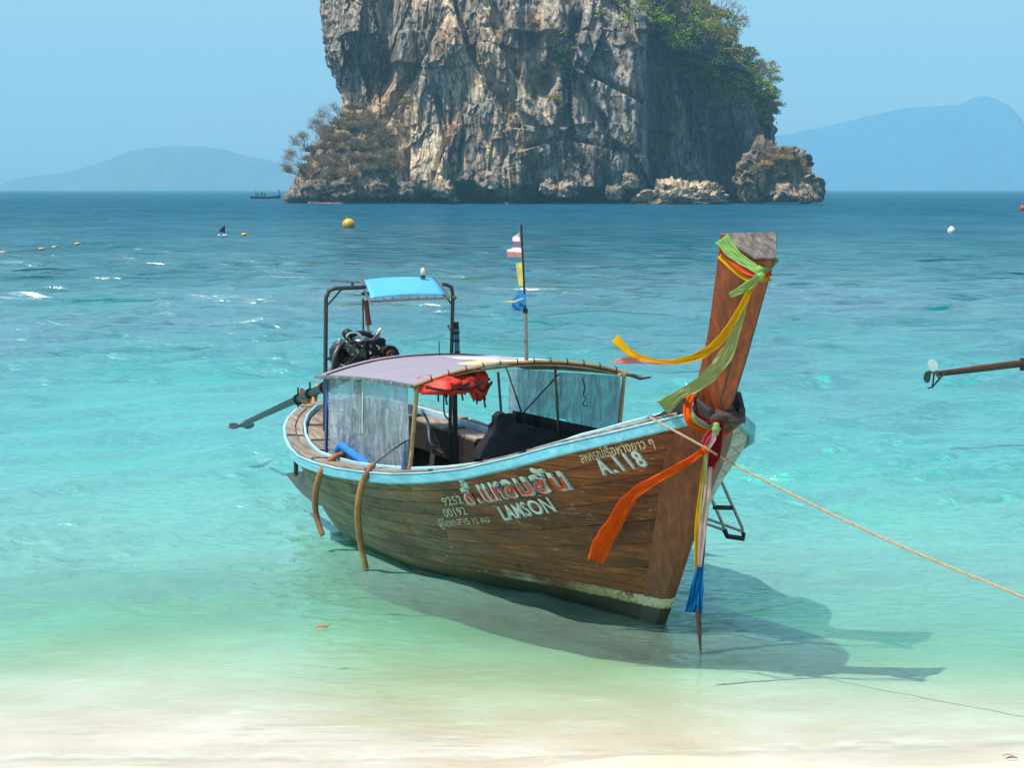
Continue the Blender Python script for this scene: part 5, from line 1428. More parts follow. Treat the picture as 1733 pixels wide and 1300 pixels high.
for k in range(16):
    MB().disc(E(0.245, rr.uniform(-.16, .2), rr.uniform(-.12, .16)), X, 0.010, 0.03, 6).build('bolt', M_CHROME, eng)
# mount
MB().box(E(0.0, 0.02, -0.17), (0.5, 0.24, 0.04)).build('mount_plate', M_DARKSTEEL, eng)
MB().tube([E(-0.02, 0.02, -0.18), Vector((-6.02, 0.0, 0.80))], 0.045, 10).build('pivot', M_DARKSTEEL, eng)
MB().tube([E(0.1, -0.33, -0.30), E(0.12, -0.33, -0.12), E(0.1, -0.28, -0.04)], 0.022, 8, 4).build('side_tube', M_STEEL, eng)
MB().tube([E(0.1, -0.26, -0.30), E(0.12, -0.25, -0.14), E(0.1, -0.20, -0.08)], 0.018, 8, 4).build('side_tube', M_STEEL, eng)
sh0 = Vector((-6.314, -0.250, 1.273)); sh1 = Vector((-9.764, -0.000, 0.497))
sdir = (sh1 - sh0).normalized()
shaft = MB().tube([sh0 - sdir * 0.9, sh0 + (sh1 - sh0) * 0.30], 0.040, 12).build('propeller_shaft', M_GREENSH, boat)
MB().tube([sh0 + (sh1 - sh0) * 0.28, sh1], [0.032, 0.026], 12).build('shaft_tube', M_GREENSH, shaft)
MB().tube([sh0 + (sh1 - sh0) * 0.05 + Z * 0.046, sh0 + (sh1 - sh0) * .97 + Z * 0.032], 0.009, 6).build('shaft_rib', M_GREENSH, shaft)
c = sh0 + (sh1 - sh0) * 0.16 - Z * 0.10
MB().box(c, (0.62, 0.03, 0.14), Matrix.Rotation(math.atan2(-sdir.z, -sdir.x), 3, 'Y')).build('guard_board', M_RUST, shaft)
for f in (0.02, 0.17, 0.30):
    c = sh0 + (sh1 - sh0) * f; MB().tube([c - Z * 0.08, c + Z * 0.13], 0.012, 6).build('clamp_bolt', M_DARKSTEEL, shaft)
    MB().disc(c, sdir, 0.062, 0.05, 14).build('clamp', M_GREENSH, shaft)
def propeller(c, d, r, mat, parent, phase=0.3, blades=2):
    d = Vector(d).normalized(); a = d.cross(Z).normalized(); b = d.cross(a)
    MB().tube([c - d * 0.04, c + d * 0.05], [0.028, 0.012], 10).build('hub', mat[0], parent)
    for k in range(blades):
        w = phase + 2 * math.pi * k / blades; e = a * math.cos(w) + b * math.sin(w); f = d.cross(e)
        V, F = [], []
        for i in range(9):
            t = i / 8; rad = 0.02 + t * r; hw = 0.34 * r * math.sin(math.pi * min(0.12 + t * 0.86, 0.985)) ** 0.7
            tw = 0.9 - 0.5 * t
            for s_ in (-1, -0.4, 0.4, 1):
                V.append(c + e * rad + (f * math.cos(tw) + d * math.sin(tw)) * hw * s_)
        for i in range(8):
            for j in range(3): F.append((i * 4 + j, i * 4 + j + 1, i * 4 + j + 5, i * 4 + j + 4))
        o = mesh_obj('blade', V, F, mat[k % len(mat)], parent, smooth=True)
        m = o.modifiers.new('thick', 'SOLIDIFY'); m.thickness = 0.008; m.offset = 0
propeller(sh1 + sdir * 0.03, sdir, 0.145, [M_ALU, M_ALU], shaft, 0.0)
# wooden steering lever and its rope at the stern
MB().tube([(-6.815, -0.150, 1.255), (-6.756, -0.200, 1.151), (-6.636, -0.300, 0.968)], [0.022, 0.030, 0.022], 8).build('lever', wood('yellow_lever_wood', (120, 84, 40), (176, 130, 66), (206, 162, 96), 0.6, axis=2), boat)
for dx, dz in ((0, 0), (0.06, 0.02), (-0.05, 0.04)):
    MB().tube([Vector((-6.635, -0.300, 0.980)) + Vector((0, 0, dz)), Vector((-6.394, -0.300, 0.992)) + Vector((dx, 0, -dz)), Vector((-5.934, -0.400, 0.947)) + Vector((dx, 0, 0))], 0.011, 6, 4).build('stern_rope', M_ROPE, boat)
MB().tube([(-5.204, -0.700, 0.958), (-5.162, -0.700, 0.743)], [0.028, 0.034], 8).build('stern_cleat_post', wood('cleat_wood', (140, 104, 66), (186, 150, 104), (206, 174, 130), 0.7, axis=2), boat)
MB().tube([(-5.395, -0.800, 0.849), (-5.319, -0.700, 0.853), (-5.206, -0.700, 0.888)], 0.006, 6).build('cleat_line', M_ROPE, boat)
# boarding plank half sunk at the quarter, on its short bracket
V = [Vector(p) for p in ((-6.527, -0.620, 0.373), (-5.935, -0.620, 0.473), (-5.755, -0.620, 0.346), (-5.479, -0.620, 0.212), (-5.676, -0.620, 0.178), (-6.129, -0.620, 0.254))]
n = Vector((0.2, 0.25, -1)).normalized() * 0.03
MB().add((V + [v + n for v in V], [tuple(range(6)), tuple(range(11, 5, -1))] + [(k, (k + 1) % 6, 6 + (k + 1) % 6, 6 + k) for k in range(6)])).build('rudder_board', wood('wet_dark_board', (52, 46, 46), (88, 76, 72), (128, 112, 104), 0.35, axis=0, worn=0.2), boat)
MB().tube([(-5.951, -0.720, 0.627), (-6.119, -0.660, 0.416)], 0.024, 8).build('rudder_bracket', M_RUBBER, boat)
# blue padded roll inside the rail
MB().tube([(-4.060, -1.020, 0.920), (-3.941, -1.020, 0.977), (-3.769, -1.020, 0.954), (-3.459, -1.020, 0.900), (-3.270, -1.030, 0.882)], [0.030, 0.036, 0.036, 0.036, 0.034], 10, 4).build('blue_padded_roll', plain('blue_sleeve', (20, 124, 208), 0.55, 0.2, 12), boat)
MB().tube([(-3.927, -1.020, 0.968), (-3.992, -1.000, 0.997)], 0.02, 8).build('roll_plug', M_RUBBER, boat)
for k in range(6):
    p = Vector((-3.906, -1.000, 0.899)) + Vector((0.07 * k, 0, -0.006 * k))
    MB().tube([p, p + Vector((0.015, 0, -0.075))], 0.018, 6).build('coil_turn', M_ROPE, boat)

# ------------------------------------------------------------------ things hung on the boat (each of its own)
bt = Matrix.Translation(BOAT_LOC) @ Matrix.Rotation(-TH, 4, 'Z')
def own(o, name_label, cat, group=None):
    """an object built in boat coordinates that is a thing of its own"""
    o.matrix_world = bt
    return tag(o, name_label, cat, group)
def owned(name, label, cat, group=None):
    o = empty(name); o.matrix_world = bt; return tag(o, label, cat, group)

M_HOSE = plain('tan_hose', (176, 122, 66), 0.55, 0.35, 5, c2=(112, 70, 38))
def hose(pts, lab):
    o = MB().tube(pts, [0.024, 0.027, 0.029, 0.030, 0.029, 0.027, 0.024], 12, 6).build('fender_hose', M_HOSE)
    return own(o, lab, 'hose', 'brown hoses hung over the rail as fenders')
hose([(-3.906, -1.000, 0.904), (-3.834, -1.120, 0.898), (-3.764, -1.250, 0.834), (-3.814, -1.300, 0.687), (-3.894, -1.300, 0.488), (-3.891, -1.280, 0.325), (-3.813, -1.260, 0.195)], 'brown hose fender nearest the stern, hanging over the blue rail into the water')
hose([(-2.894, -1.140, 0.940), (-2.807, -1.220, 0.905), (-2.846, -1.270, 0.776), (-2.906, -1.280, 0.574), (-2.996, -1.240, 0.378), (-3.030, -1.200, 0.188), (-3.023, -1.160, 0.009)], 'longer brown hose fender hanging over the rail below the plastic curtain')

# life jackets stowed under the roof
M_ORANGE = plain('orange_red_nylon', (232, 48, 14), 0.6, 0.35, 9, 0.006)
M_STRAP = plain('black_strap', (18, 18, 20), 0.6)
labs = ['red-orange life jacket nearest the starboard edge under the canopy roof', 'red-orange life jacket second from the starboard edge under the canopy', 'red-orange life jacket with a black buckle dangling, below the middle of the roof', 'small red-orange life jacket hanging lowest below the canopy roof']
for k, (p, sz) in enumerate([((-2.213, -0.800, 1.674), (0.26, 0.20, 0.075)), ((-2.285, -0.620, 1.670), (0.25, 0.19, 0.085)), ((-2.414, -0.450, 1.676), (0.22, 0.15, 0.095)), ((-2.270, -0.380, 1.651), (0.10, 0.085, 0.13))]):
    root = owned('life_jacket', labs[k], 'life jacket', 'life jackets under the canopy')
    p = Vector(p) + Vector((-0.12, 0, 0.0))
    ob = MB().ball((0, 0, 0), 1.0, 14, sz).build('jacket_body', M_ORANGE, root)
    ob.location = p; ob.rotation_euler = (0.16, 0.05, 0.1 * k)
    for v in ob.data.vertices:
        q = v.co.copy(); n_ = float(fbm(q.x * 14 + k, q.y * 14, q.z * 14, 2)); v.co *= 1 + 0.28 * n_
    for j, (dx, dy) in enumerate([(0.02, 0.03), (-0.06, -0.04), (0.08, 0.02)]):
        a = p + Vector((sz[0] * 0.5, dy, -sz[2] * 0.6)); l = 0.06 + 0.03 * ((k + j) % 3)
        MB().tube([a, a + Vector((dx * 0.3, 0.01, -l))], 0.009, 6).build('strap', M_STRAP, root)
    MB().tube([p + Vector((sz[0] * .9, -sz[1], 0.0)), p + Vector((sz[0] * 1.02, 0, -sz[2] * .4)), p + Vector((sz[0] * .9, sz[1], 0.02))], 0.012, 6, 4).build('strap', M_STRAP, root)

# boarding ladder on the port bow
lad = owned('boarding_ladder', 'small steel boarding ladder with black padded rungs hanging off the port bow', 'ladder')
q = -0.75
MB().tube([(-0.750, 0.983, 1.012), (-0.750, 1.029, 0.927), (-0.750, 1.227, 0.543), (-0.750, 1.239, 0.484)], 0.013, 8).build('side_rail', M_STEEL, lad)
MB().tube([(-0.750, 0.894, 0.946), (-0.750, 0.935, 0.793), (-0.750, 1.033, 0.597), (-0.750, 1.056, 0.542)], 0.013, 8).build('side_rail', M_STEEL, lad)
MB().tube([(-0.750, 0.952, 0.729), (-0.750, 1.128, 0.712)], 0.019, 10).build('rung', M_RUBBER, lad)
MB().tube([(-0.750, 1.056, 0.537), (-0.750, 1.085, 0.481), (-0.750, 1.240, 0.449), (-0.750, 1.239, 0.498)], 0.021, 10).build('rung', M_RUBBER, lad)
MB().tube([(-0.750, 0.852, 0.654), (-0.750, 1.216, 0.515)], 0.011, 8).build('stay', M_STEEL, lad)
MB().tube([(-0.750, 0.853, 0.610), (-0.750, 1.045, 0.538)], 0.011, 8).build('stay', M_STEEL, lad)
# ------------------------------------------------------------------ ribbons tied round the prow
def cloth_mat(name, c, tr=0.45):
    t = NT(name); v = t.coords('Object')
    b = t.mix(t.noise(v, 12, 4), srgb(*c), srgb(*[int(k * .82) for k in c]))
    bp = t.bump(t.noise(t.coords('Object', (30, 30, 5)), 2, 4), 0.5, 0.004)
    d = t.n('BsdfDiffuse', ins={'Color': b, 'Normal': bp}); l = t.n('BsdfTranslucent', ins={'Color': b, 'Normal': bp})
    return t.done(t.n('MixShader', ins={0: tr, 1: d.outputs[0], 2: l.outputs[0]}).outputs[0])
CL_ = dict(green=cloth_mat('pale_green_cloth', (168, 214, 128)), yellow=cloth_mat('yellow_cloth', (238, 192, 30)), pink=cloth_mat('pink_cloth', (255, 176, 168)), orange=cloth_mat('orange_cloth', (255, 112, 30)),
           red=cloth_mat('dark_red_cloth', (160, 30, 40)), white=cloth_mat('blush_white_cloth', (222, 196, 186)), blue=cloth_mat('azure_cloth', (24, 128, 196)), coral=cloth_mat('coral_cloth', (236, 98, 66)), sage=cloth_mat('sage_cloth', (196, 212, 146)))
def ribbon(name, pts, widths, mat, parent, fold=4, amp=0.35, sub=9, side=None):
    """gathered cloth band: several lengthwise folds, widths given per control point"""
    P = spline(pts, sub); n = len(P)
    W = np.interp(np.linspace(0, 1, n), np.linspace(0, 1, len(widths)), widths) * 0.86
    m = fold * 4 + 1; V = []
    view = Vector((0.9, -0.44, 0.15)) if side is None else Vector(side)
    for i, p in enumerate(P):
        t = (P[min(i + 1, n - 1)] - P[max(i - 1, 0)]).normalized()
        a = t.cross(view); a = a.normalized() if a.length > 1e-4 else Vector((0, 0, 1)); b = t.cross(a).normalized()
        for k in range(m):
            f = k / (m - 1) - 0.5
            wi = W[i] * (1 + 0.16 * float(pnoise(i * 0.21, fold * 1.7, len(pts) * 0.9)))
            cr_ = float(pnoise(f * 5.0, i * 0.16, W[0] * 90))
            V.append(p + a * f * wi + b * wi * (amp * 0.22 * math.sin(f * fold * 2 * math.pi + i * 0.10) + 0.16 * cr_) - b * amp * wi * 0.25 * (f * 2) ** 2 + a * 0.05 * wi * cr_)
    F = [(i * m + k, i * m + k + 1, (i + 1) * m + k + 1, (i + 1) * m + k) for i in range(n - 1) for k in range(m - 1)]
    o = mesh_obj(name, V, F, mat, parent, smooth=True)
    md = o.modifiers.new('thick', 'SOLIDIFY'); md.thickness = 0.004
    return o

top = owned('ribbon_garland', 'pale green, coral and yellow ribbons knotted round the prow top with tails flying left', 'ribbons')
ribbon('green_band', [(1.203, -0.235, 2.960), (1.262, -0.200, 2.880), (1.349, -0.150, 2.810), (1.472, -0.105, 2.749)], [0.125, 0.105, 0.085, 0.06], CL_['green'], top)
ribbon('coral_band', [(1.189, -0.235, 2.887), (1.294, -0.200, 2.800), (1.380, -0.150, 2.738), (1.480, -0.110, 2.709)], [0.04, 0.04, 0.04, 0.03], CL_['coral'], top, 1)
ribbon('yellow_band', [(1.175, -0.235, 2.842), (1.279, -0.200, 2.764), (1.366, -0.150, 2.697), (1.460, -0.115, 2.676)], [0.035, 0.035, 0.03, 0.03], CL_['yellow'], top, 1)
ribbon('green_band', [(1.472, -0.105, 2.749), (1.369, 0.030, 2.755), (1.313, 0.130, 2.804), (1.230, 0.200, 2.821)], [0.06, 0.05, 0.05, 0.05], CL_['green'], top, 2)
ribbon('coral_band', [(1.480, -0.100, 2.709), (1.415, -0.000, 2.716), (1.331, 0.090, 2.724)], [0.04, 0.035, 0.035], CL_['coral'], top, 1)
ribbon('yellow_band', [(1.480, -0.100, 2.681), (1.402, 0.000, 2.683), (1.324, 0.090, 2.687)], [0.035, 0.03, 0.04], CL_['yellow'], top, 1)
for p, r in (((1.502, -0.120, 2.746), 0.038), ((1.524, -0.120, 2.719), 0.03)):
    kn = MB().ball(p, r, 10, (0.8, 0.8, 1.1)).build('knot', CL_['green'], top)
    for v in kn.data.vertices: v.co += v.normal * 0.006 * math.sin(v.co.z * 160)
ribbon('green_tail', [(1.511, -0.130, 2.710), (1.442, -0.160, 2.652), (1.372, -0.200, 2.606), (1.292, -0.220, 2.574)], [0.05, 0.07, 0.06, 0.04], CL_['green'], top)
ribbon('yellow_tail', [(1.482, -0.130, 2.693), (1.428, -0.160, 2.587), (1.355, -0.220, 2.415), (1.249, -0.270, 2.264), (1.131, -0.320, 2.168), (0.980, -0.380, 2.113), (0.799, -0.440, 2.085), (0.654, -0.500, 2.101), (0.513, -0.550, 2.131), (0.360, -0.600, 2.232)],
       [0.03, 0.045, 0.055, 0.065, 0.065, 0.05, 0.025, 0.03, 0.06, 0.075], CL_['yellow'], top)
ribbon('pink_tail', [(1.475, -0.120, 2.669), (1.384, -0.150, 2.565), (1.302, -0.200, 2.379), (1.187, -0.250, 2.222), (1.016, -0.330, 2.126), (0.846, -0.420, 2.088), (0.620, -0.480, 2.081), (0.428, -0.540, 2.073), (0.327, -0.600, 2.055)],
       [0.02, 0.035, 0.04, 0.04, 0.035, 0.035, 0.045, 0.05, 0.02], CL_['pink'], top, 2)
ribbon('pale_green_tail', [(1.380, -0.110, 2.624), (1.326, -0.140, 2.452), (1.279, -0.170, 2.304), (1.216, -0.200, 2.153), (1.122, -0.250, 2.024), (0.970, -0.300, 1.918), (0.838, -0.340, 1.854), (0.670, -0.380, 1.747)],
       [0.025, 0.05, 0.085, 0.11, 0.11, 0.08, 0.075, 0.15], CL_['sage'], top)

low = owned('ribbon_garland', 'orange, green, red and blue ribbons slung round the stem below the prow post', 'ribbons')
def around(name, pts, w, mat, fold=2): return ribbon(name, pts, w, mat, low, fold, 0.3)
around('orange_band', [(0.800, -0.200, 1.861), (0.870, -0.300, 1.762), (0.903, -0.300, 1.673), (0.885, -0.220, 1.625), (0.883, -0.130, 1.578), (0.881, -0.040, 1.564), (0.817, 0.100, 1.584), (0.763, 0.200, 1.616)], [0.05, 0.06, 0.055, 0.05, 0.05, 0.05, 0.045, 0.04], CL_['orange'])
around('green_band', [(0.776, -0.190, 1.858), (0.860, -0.270, 1.760), (0.909, -0.270, 1.689), (0.899, -0.180, 1.633), (0.897, -0.100, 1.612), (0.912, -0.070, 1.612)], [0.03, 0.045, 0.04, 0.035, 0.035, 0.03], CL_['green'])
around('white_band', [(0.776, -0.180, 1.849), (0.876, -0.260, 1.761), (0.908, -0.250, 1.697), (0.914, -0.160, 1.646), (0.944, -0.100, 1.634), (0.864, 0.050, 1.626), (0.816, 0.160, 1.641)], [0.02, 0.02, 0.02, 0.02, 0.025, 0.025, 0.02], CL_['white'], 1)
around('red_band', [(0.768, -0.170, 1.839), (0.859, -0.230, 1.758), (0.891, -0.220, 1.702), (0.929, -0.150, 1.664), (0.975, -0.100, 1.654), (0.894, 0.050, 1.646), (0.832, 0.160, 1.659)], [0.02, 0.022, 0.024, 0.03, 0.045, 0.03, 0.024], CL_['red'], 1)
kn = MB().ball((1.040, -0.160, 1.622), 0.034, 10, (0.8, 0.9, 1.3)).build('knot', CL_['green'], low)
for v in kn.data.vertices: v.co += v.normal * 0.006 * math.sin(v.co.z * 160)
MB().ball((1.000, -0.221, 1.470), 0.030, 10, (0.8, 1.0, 1.2)).build('knot', CL_['orange'], low)
ribbon('orange_tail', [(1.000, -0.212, 1.478), (0.980, -0.325, 1.407), (0.699, -0.300, 1.294), (0.510, -0.360, 1.192), (0.358, -0.420, 1.089), (0.273, -0.470, 0.972), (0.160, -0.500, 0.816), (0.053, -0.520, 0.686), (-0.037, -0.530, 0.530)],
       [0.05, 0.06, 0.07, 0.075, 0.085, 0.12, 0.15, 0.15, 0.16], CL_['orange'], low)
ribbon('green_tail', [(1.050, -0.176, 1.615), (1.050, -0.185, 1.557), (1.040, -0.222, 1.491)], [0.03, 0.045, 0.035], CL_['white'], low, 2)
ribbon('pink_tail', [(1.030, -0.183, 1.605), (1.030, -0.226, 1.557), (1.030, -0.255, 1.517)], [0.06, 0.075, 0.06], cloth_mat('rose_cloth', (196, 72, 84)), low, 2)
ribbon('red_tail', [(1.040, -0.131, 1.662), (1.030, -0.143, 1.540), (1.020, -0.165, 1.415), (1.010, -0.192, 1.327), (1.010, -0.215, 1.185)], [0.05, 0.09, 0.085, 0.05, 0.02], CL_['red'], low)
ribbon('orange_tail', [(1.030, -0.134, 1.582), (1.020, -0.127, 1.509), (1.010, -0.163, 1.350), (1.000, -0.199, 1.225)], [0.02, 0.03, 0.03, 0.015], CL_['orange'], low, 1)
ribbon('yellow_tail', [(1.010, -0.227, 1.446), (1.000, -0.234, 1.311), (0.990, -0.260, 1.101), (0.980, -0.276, 0.890), (0.970, -0.276, 0.571)], [0.02, 0.035, 0.035, 0.04, 0.02], CL_['yellow'], low, 1)
ribbon('sage_tail', [(1.020, -0.229, 1.448), (1.010, -0.226, 1.312), (1.000, -0.241, 1.059), (0.990, -0.261, 0.764)], [0.02, 0.03, 0.04, 0.02], CL_['sage'], low, 1)
ribbon('white_tail', [(1.020, -0.189, 1.353), (1.020, -0.211, 1.186), (1.010, -0.232, 1.018), (1.010, -0.250, 0.851), (1.000, -0.261, 0.638)], [0.03, 0.06, 0.065, 0.06, 0.03], CL_['white'], low, 2)
ribbon('coral_tail', [(0.990, -0.205, 1.022), (0.990, -0.214, 0.929), (0.990, -0.232, 0.783)], [0.02, 0.03, 0.02], CL_['red'], low, 1)
ribbon('blue_tail', [(0.990, -0.198, 1.224), (0.990, -0.210, 1.014), (0.990, -0.227, 0.761), (0.990, -0.255, 0.615), (0.990, -0.278, 0.469), (0.990, -0.301, 0.313)], [0.015, 0.02, 0.03, 0.06, 0.11, 0.15], CL_['blue'], low)
MB().tube([(1.000, -0.273, 0.342), (1.000, -0.262, 0.214), (1.000, -0.245, 0.012)], [0.022, 0.018, 0.006], 8).build('wet_cord_end', plain('dark_wet_cord', (60, 44, 36), 0.6), low)

# ------------------------------------------------------------------ mooring rope from the bow to the sand
p0 = bt @ Vector((0.632, -0.450, 1.678)); p1 = bt @ Vector((0.716, -0.470, 1.667)); p2 = bt @ Vector((1.030, -0.260, 1.501)); p3 = bt @ Vector((1.040, -0.020, 1.366))
q1 = Vector((3.156, 12.200, 0.791)); q0 = p3
pts = [p0, p1, p2, p3]
dirv = (q1 - q0)
for f in (0.2, 0.4, 0.6, 0.8, 1.0):
    pts.append(q0 + dirv * f + Vector((0, 0, -0.035 * math.sin(math.pi * f))))
k_end = (q1.z + 0.03) / -dirv.normalized().z
e1 = q1 + dirv.normalized() * k_end
pts += [q1 + (e1 - q1) * 0.5 + Vector((0, 0, 0.02)), Vector((e1.x, e1.y, float(sand_z(e1.x, e1.y)) - 0.05))]
rp = MB().tube(pts, 0.0085, 8, 5).build('mooring_rope', M_ROPE)
tag(rp, 'thin tan mooring rope running taut from the bow down to the right towards the beach', 'rope')

# ------------------------------------------------------------------ neighbour boat's propeller shaft reaching in from the right
A = Vector((5.305, 25.000, 1.007)); Bp = Vector((6.548, 25.600, 1.089)); dd = (Bp - A).normalized()
nb = empty('longtail_motor_shaft', A); tag(nb, 'rusty longtail propeller shaft of another boat reaching in from the right edge above the water', 'propeller shaft')
def LN(v): return Vector(v) - A
MB().tube([LN(A), LN(A + dd * 0.55), LN(A + dd * 0.56), LN(Bp + dd * 1.6)], [0.028, 0.032, 0.038, 0.050], 12).build('shaft_tube', metal('rusty_brown_tube', (96, 58, 44), 0.45, 0.5, 0.4), nb)
MB().tube([LN(A + dd * 0.05 - Z * 0.028), LN(Bp + dd * 1.6 - Z * .05)], 0.018, 6).build('shaft_rib', M_RUBBER, nb)
MB().tube([LN((5.275, 25.000, 1.022)), LN((5.263, 25.000, 0.888)), LN((5.250, 25.000, 0.829)), LN((5.198, 25.000, 0.822))], 0.011, 6).build('skeg', M_RUBBER, nb)
MB().tube([LN((5.250, 25.000, 0.829)), LN((5.416, 25.000, 1.022))], 0.012, 6).build('skeg', M_RUBBER, nb)
MB().tube([LN((5.290, 25.000, 1.022)), LN((5.336, 25.000, 0.948))], 0.010, 6).build('skeg', M_RUBBER, nb)
def blade(name, pts, mat):
    o = mesh_obj(name, [LN(p) for p in pts], [tuple(range(len(pts)))], mat, nb); m = o.modifiers.new('thick', 'SOLIDIFY'); m.thickness = 0.02
blade('blade', [(5.250, 24.950, 1.034), (5.213, 24.950, 1.056), (5.182, 24.950, 1.130), (5.196, 24.950, 1.174), (5.239, 24.950, 1.189), (5.284, 24.950, 1.167), (5.307, 24.950, 1.115), (5.301, 24.950, 1.063)], M_WHITE)
blade('blade', [(5.213, 24.950, 1.049), (5.221, 24.950, 0.997), (5.215, 24.950, 0.938), (5.194, 24.950, 0.893), (5.164, 24.950, 0.893), (5.134, 24.950, 0.930), (5.133, 24.950, 0.989), (5.161, 24.950, 1.034)], plain('dark_green_blade', (14, 62, 48), 0.5))
MB().tube([LN((5.312, 25.000, 1.014)), LN((5.224, 25.000, 1.022))], [0.03, 0.016], 10).build('hub', M_ALU, nb)
c = Bp - dd * 0.03
MB().tube([LN(c + Z * 0.06), LN(c - Z * 0.10)], 0.03, 8).build('clamp', M_RUBBER, nb)
MB().tube([LN(c + dd * .12 + Z * 0.08), LN(c + dd * .12 - Z * 0.08)], 0.03, 8).build('clamp', M_RUBBER, nb)

# ------------------------------------------------------------------ buoys and floats
def wz(p, dz=0.0): return Vector((p[0], p[1], dz))
M_YB = plain('yellow_buoy_plastic', (226, 172, 44), 0.5, 0.25, 2)
b = wz((-13.890, 171.281, 0.000)); r0 = 10.3 / 3400 * b.y
by = MB().ball((0, 0, r0 * 0.62), r0, 18, (1.06, 1.06, 0.98)).build('mooring_buoy', M_YB); by.location = b
tag(by, 'large round yellow buoy floating in front of the island on the left', 'buoy')
MB().tube([(-0.1, 0, r0 * 1.5), (-0.28, 0, r0 * 2.1)], 0.05, 8).build('rope_stub', M_ROPE, by)
b = wz((33.768, 154.826, 0.000)); r0 = 6.5 / 3400 * b.y
by = MB().tube([(0, 0, -0.1), (0, 0, 0.05), (0, 0, r0 * 0.8), (0, 0, r0 * 1.3), (0, 0, r0 * 1.6)], [r0 * .8, r0, r0 * .95, r0 * .5, 0.03], 14).build('mooring_buoy', M_WHITE); by.location = b
tag(by, 'white conical buoy floating far off on the right', 'buoy')
b = wz((79.618, 314.282, 0.000)); by = MB().ball((0, 0, 0.3), 0.55, 10).build('mooring_buoy', plain('red_buoy', (200, 60, 50), 0.5)); by.location = b
tag(by, 'tiny reddish buoy at the right edge near the horizon', 'buoy')
b = wz((-18.235, 143.043, 0.000)); by = MB().ball((0, 0, 0.08), 0.16, 10, (1.3, 1, .8)).build('mooring_buoy', M_YB); by.location = b + Vector((-.8, 0, 0))
tag(by, 'small yellow float right of the dark marker flag', 'buoy')
# marker buoy with a dark flag
b = wz((-20.287, 141.251, 0.000)); s_ = b.y / 3400
mk = empty('marker_buoy', b); tag(mk, 'marker buoy with white floats and a small dark blue flag on a stick', 'buoy')
for dx in (-6, 5, 2): MB().ball((dx * s_, 0, 0.06), 2.4 * s_, 10, (1.1, 1.1, .9)).build('float', M_WHITE, mk)
MB().tube([(3.5 * s_, 0, 0), (3.5 * s_, 0, 19 * s_)], 0.03, 6).build('stick', M_DARKSTEEL, mk)
o = mesh_obj('flag', [(3.5 * s_, 0, 19 * s_), (3.5 * s_, 0, 6 * s_), (-6 * s_, 0, 8 * s_), (-5 * s_, 0, 11 * s_)], [(0, 1, 2, 3)], plain('navy_flag', (34, 42, 86), 0.9), mk)
m = o.modifiers.new('thick', 'SOLIDIFY'); m.thickness = 0.03
# float line on the left
fl_pts = [wz(p, 0.03) for p in ((-25.598, 94.061, 0.000), (-26.447, 104.547, 0.000), (-25.890, 110.716, 0.000), (-25.938, 114.081, 0.000), (-26.221, 121.461, 0.000), (-26.027, 125.521, 0.000))]
line = MB().tube(fl_pts, 0.022, 6).build('float_line', M_ROPE); tag(line, 'thin rope line lying on the water at the left edge, carrying small floats', 'rope')
for i, (px, lab) in enumerate([(5, 'tan float of the rope line, at the left edge of the picture'), (70, 'tan float of the rope line, the larger one in its middle'), (92, 'small tan float just right of the larger one on the rope line'), (131, 'tan float near the right end of the rope line'), ]):
    p = [wz(q) for q in ((-26.205, 103.585, 0.000), (-25.639, 109.638, 0.000), (-25.679, 112.937, 0.000), (-25.942, 120.166, 0.000))][i]
    f = MB().ball((0, 0, 0.05), 0.11, 8, (1.6, 1, 0.8)).build('net_float', plain('tan_float', (206, 176, 128), 0.6)); f.location = p
    tag(f, lab, 'float', 'floats on the rope line')

# ------------------------------------------------------------------ the far longtail boat with people
fb_p = wz((-86.514, 707.536, 0.000)); sc = fb_p.y / 3400
fb = empty('longtail_boat', fb_p); tag(fb, 'small dark longtail boat with people aboard far away near the left foot of the island', 'boat')
M_FAR = plain('dark_far_hull', (52, 50, 48), 0.7)
xs_ = np.linspace(-25, 26, 20) * sc
V, F = [], []
for i, x in enumerate(xs_):
    f = i / 19; w = 1.0 * math.sin(math.pi * min(max(f, .04), .985)) ** .5 ; zt = 0.75 + 0.9 * max(0, f - .7) ** 1.3 * 3 + 0.15 * (1 - f) ** 4
    V += [(x, -w, zt), (x, 0, -0.3), (x, w, zt), (x, 0, zt - 0.1)]
for i in range(19):
    for k in range(4): F.append((i * 4 + k, i * 4 + (k + 1) % 4, i * 4 + 4 + (k + 1) % 4, i * 4 + 4 + k))
F += [(0, 1, 2, 3), (79, 78, 77, 76)]
MB().add((V, F)).build('hull', M_FAR, fb)
MB().tube([(25 * sc, 0, 1.0), (23.5 * sc, 0, 10 * sc), (23.2 * sc, 0, 16 * sc)], [0.12, 0.16, 0.12], 8).build('prow_post', M_FAR, fb)
MB().tube([(-16 * sc, 0, 0.6), (-17 * sc, 0, 16 * sc)], 0.07, 6).build('pole', M_FAR, fb)
MB().box((2 * sc, 0, 12 * sc), (21 * sc, 1.7, 0.08)).build('canopy', plain('pale_far_canopy', (170, 186, 190), .8), fb)
for x in (-8, 12): MB().tube([(x * sc, -.8, .6), (x * sc, -.8, 12 * sc)], 0.04, 6).build('pole', M_FAR, fb)
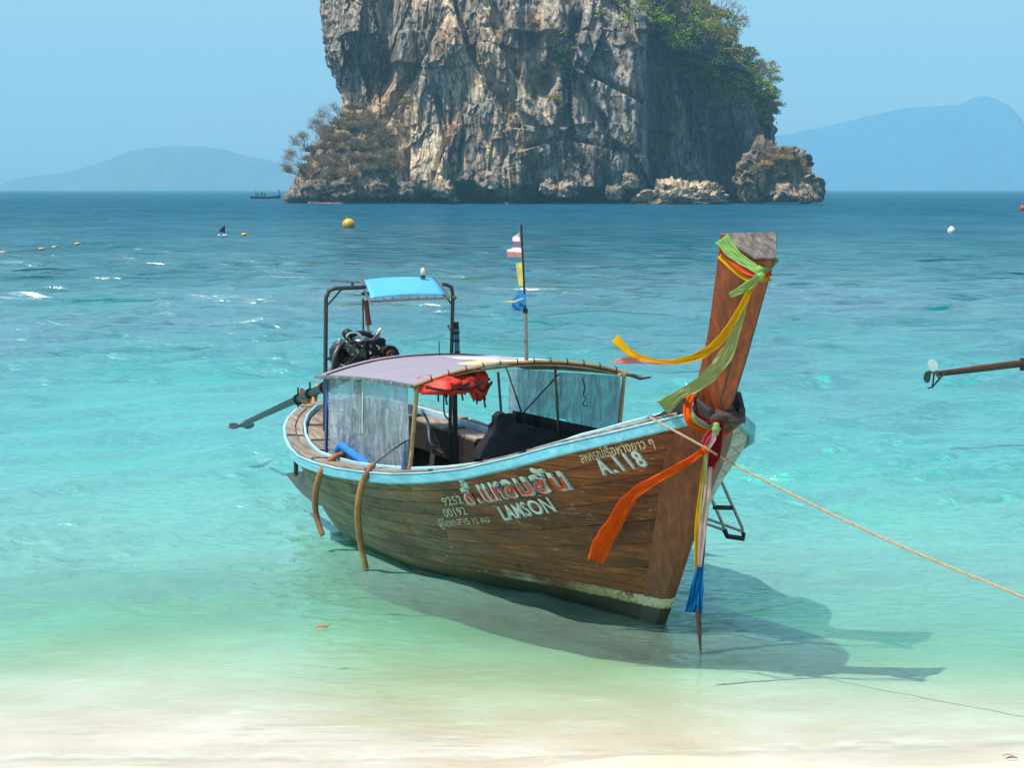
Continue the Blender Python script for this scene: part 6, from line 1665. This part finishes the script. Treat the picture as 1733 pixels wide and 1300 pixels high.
def person(px, h, lab, lean=0.0):
    """standing or sitting figure grown as one skin"""
    root = Vector((fb_p.x + px * sc, fb_p.y, 0.55))
    j = [(0, 0, .52), (0, 0, .74), (0, 0, .86), (lean * .2, 0, .95), (.10, 0, .50), (.11, .0, .26), (.11, 0, .02), (-.10, 0, .50), (-.11, 0, .26), (-.11, 0, .02), (.14, 0, .80), (.22, -.03, .62), (.24, -.1, .48), (-.14, 0, .80), (-.22, -.03, .62), (-.24, -.1, .48)]
    e = [(0, 1), (1, 2), (2, 3), (0, 4), (4, 5), (5, 6), (0, 7), (7, 8), (8, 9), (1, 10), (10, 11), (11, 12), (1, 13), (13, 14), (14, 15)]
    me = bpy.data.meshes.new('person'); me.from_pydata([(x * h, y * h, z * h) for x, y, z in j], e, []); me.update()
    o = bpy.data.objects.new('person', me); col.objects.link(o); o.location = root
    md = o.modifiers.new('skin', 'SKIN'); rad = [.10, .10, .045, .065, .07, .05, .03, .07, .05, .03, .05, .035, .025, .05, .035, .025]
    for v, r_ in zip(me.skin_vertices[0].data, rad): v.radius = (r_ * h, r_ * h)
    me.skin_vertices[0].data[0].use_root = True
    o.modifiers.new('sub', 'SUBSURF').levels = 1
    me.materials.append(plain('dark_clothes', (40, 42, 50), .9))
    tag(o, lab, 'person', 'people on the far boat')
person(-13, 1.55, 'leftmost person in dark clothes on the far boat, beside its stern pole', .3)
person(-5.5, 1.75, 'middle person in dark clothes under the far boat\'s canopy')
person(-0.5, 1.45, 'rightmost person in dark clothes under the far boat\'s canopy')

# ------------------------------------------------------------------ small things on the water and the sand
p = wz((-1.431, 14.882, 0.000), 0.012)
V = [(-.055, 0, 0), (-.02, -.030, .012), (.03, -.028, .004), (.06, 0, .012), (.02, .03, 0), (-.03, .026, .010)]
lf = mesh_obj('fallen_leaf', V, [(0, 1, 2, 3, 4, 5)], plain('orange_leaf', (198, 94, 34), .7)); lf.location = p; lf.rotation_euler = (0, 0, .3)
lf.modifiers.new('thick', 'SOLIDIFY').thickness = 0.003
tag(lf, 'orange-brown dead leaf floating on the shallow water at lower left', 'leaf')
for i, (pp, lab) in enumerate([((2.887, 11.344, 0.000), 'reddish dry twig lying on the sand in the lower right corner'), ((2.884, 11.416, 0.000), 'second, paler twig just above the reddish one on the sand')]):
    q = Vector((pp[0], pp[1], float(sand_z(pp[0], pp[1])) + 0.012))
    tw = MB().tube([q + Vector((-.03, 0, 0)), q + Vector((0, .01, .006)), q + Vector((.035, .004, 0))], [.004, .005, .003], 6, 3).build('twig', plain('red_twig', (150, 84, 66) if i == 0 else (190, 160, 130), .8)); tag(tw, lab, 'twig')
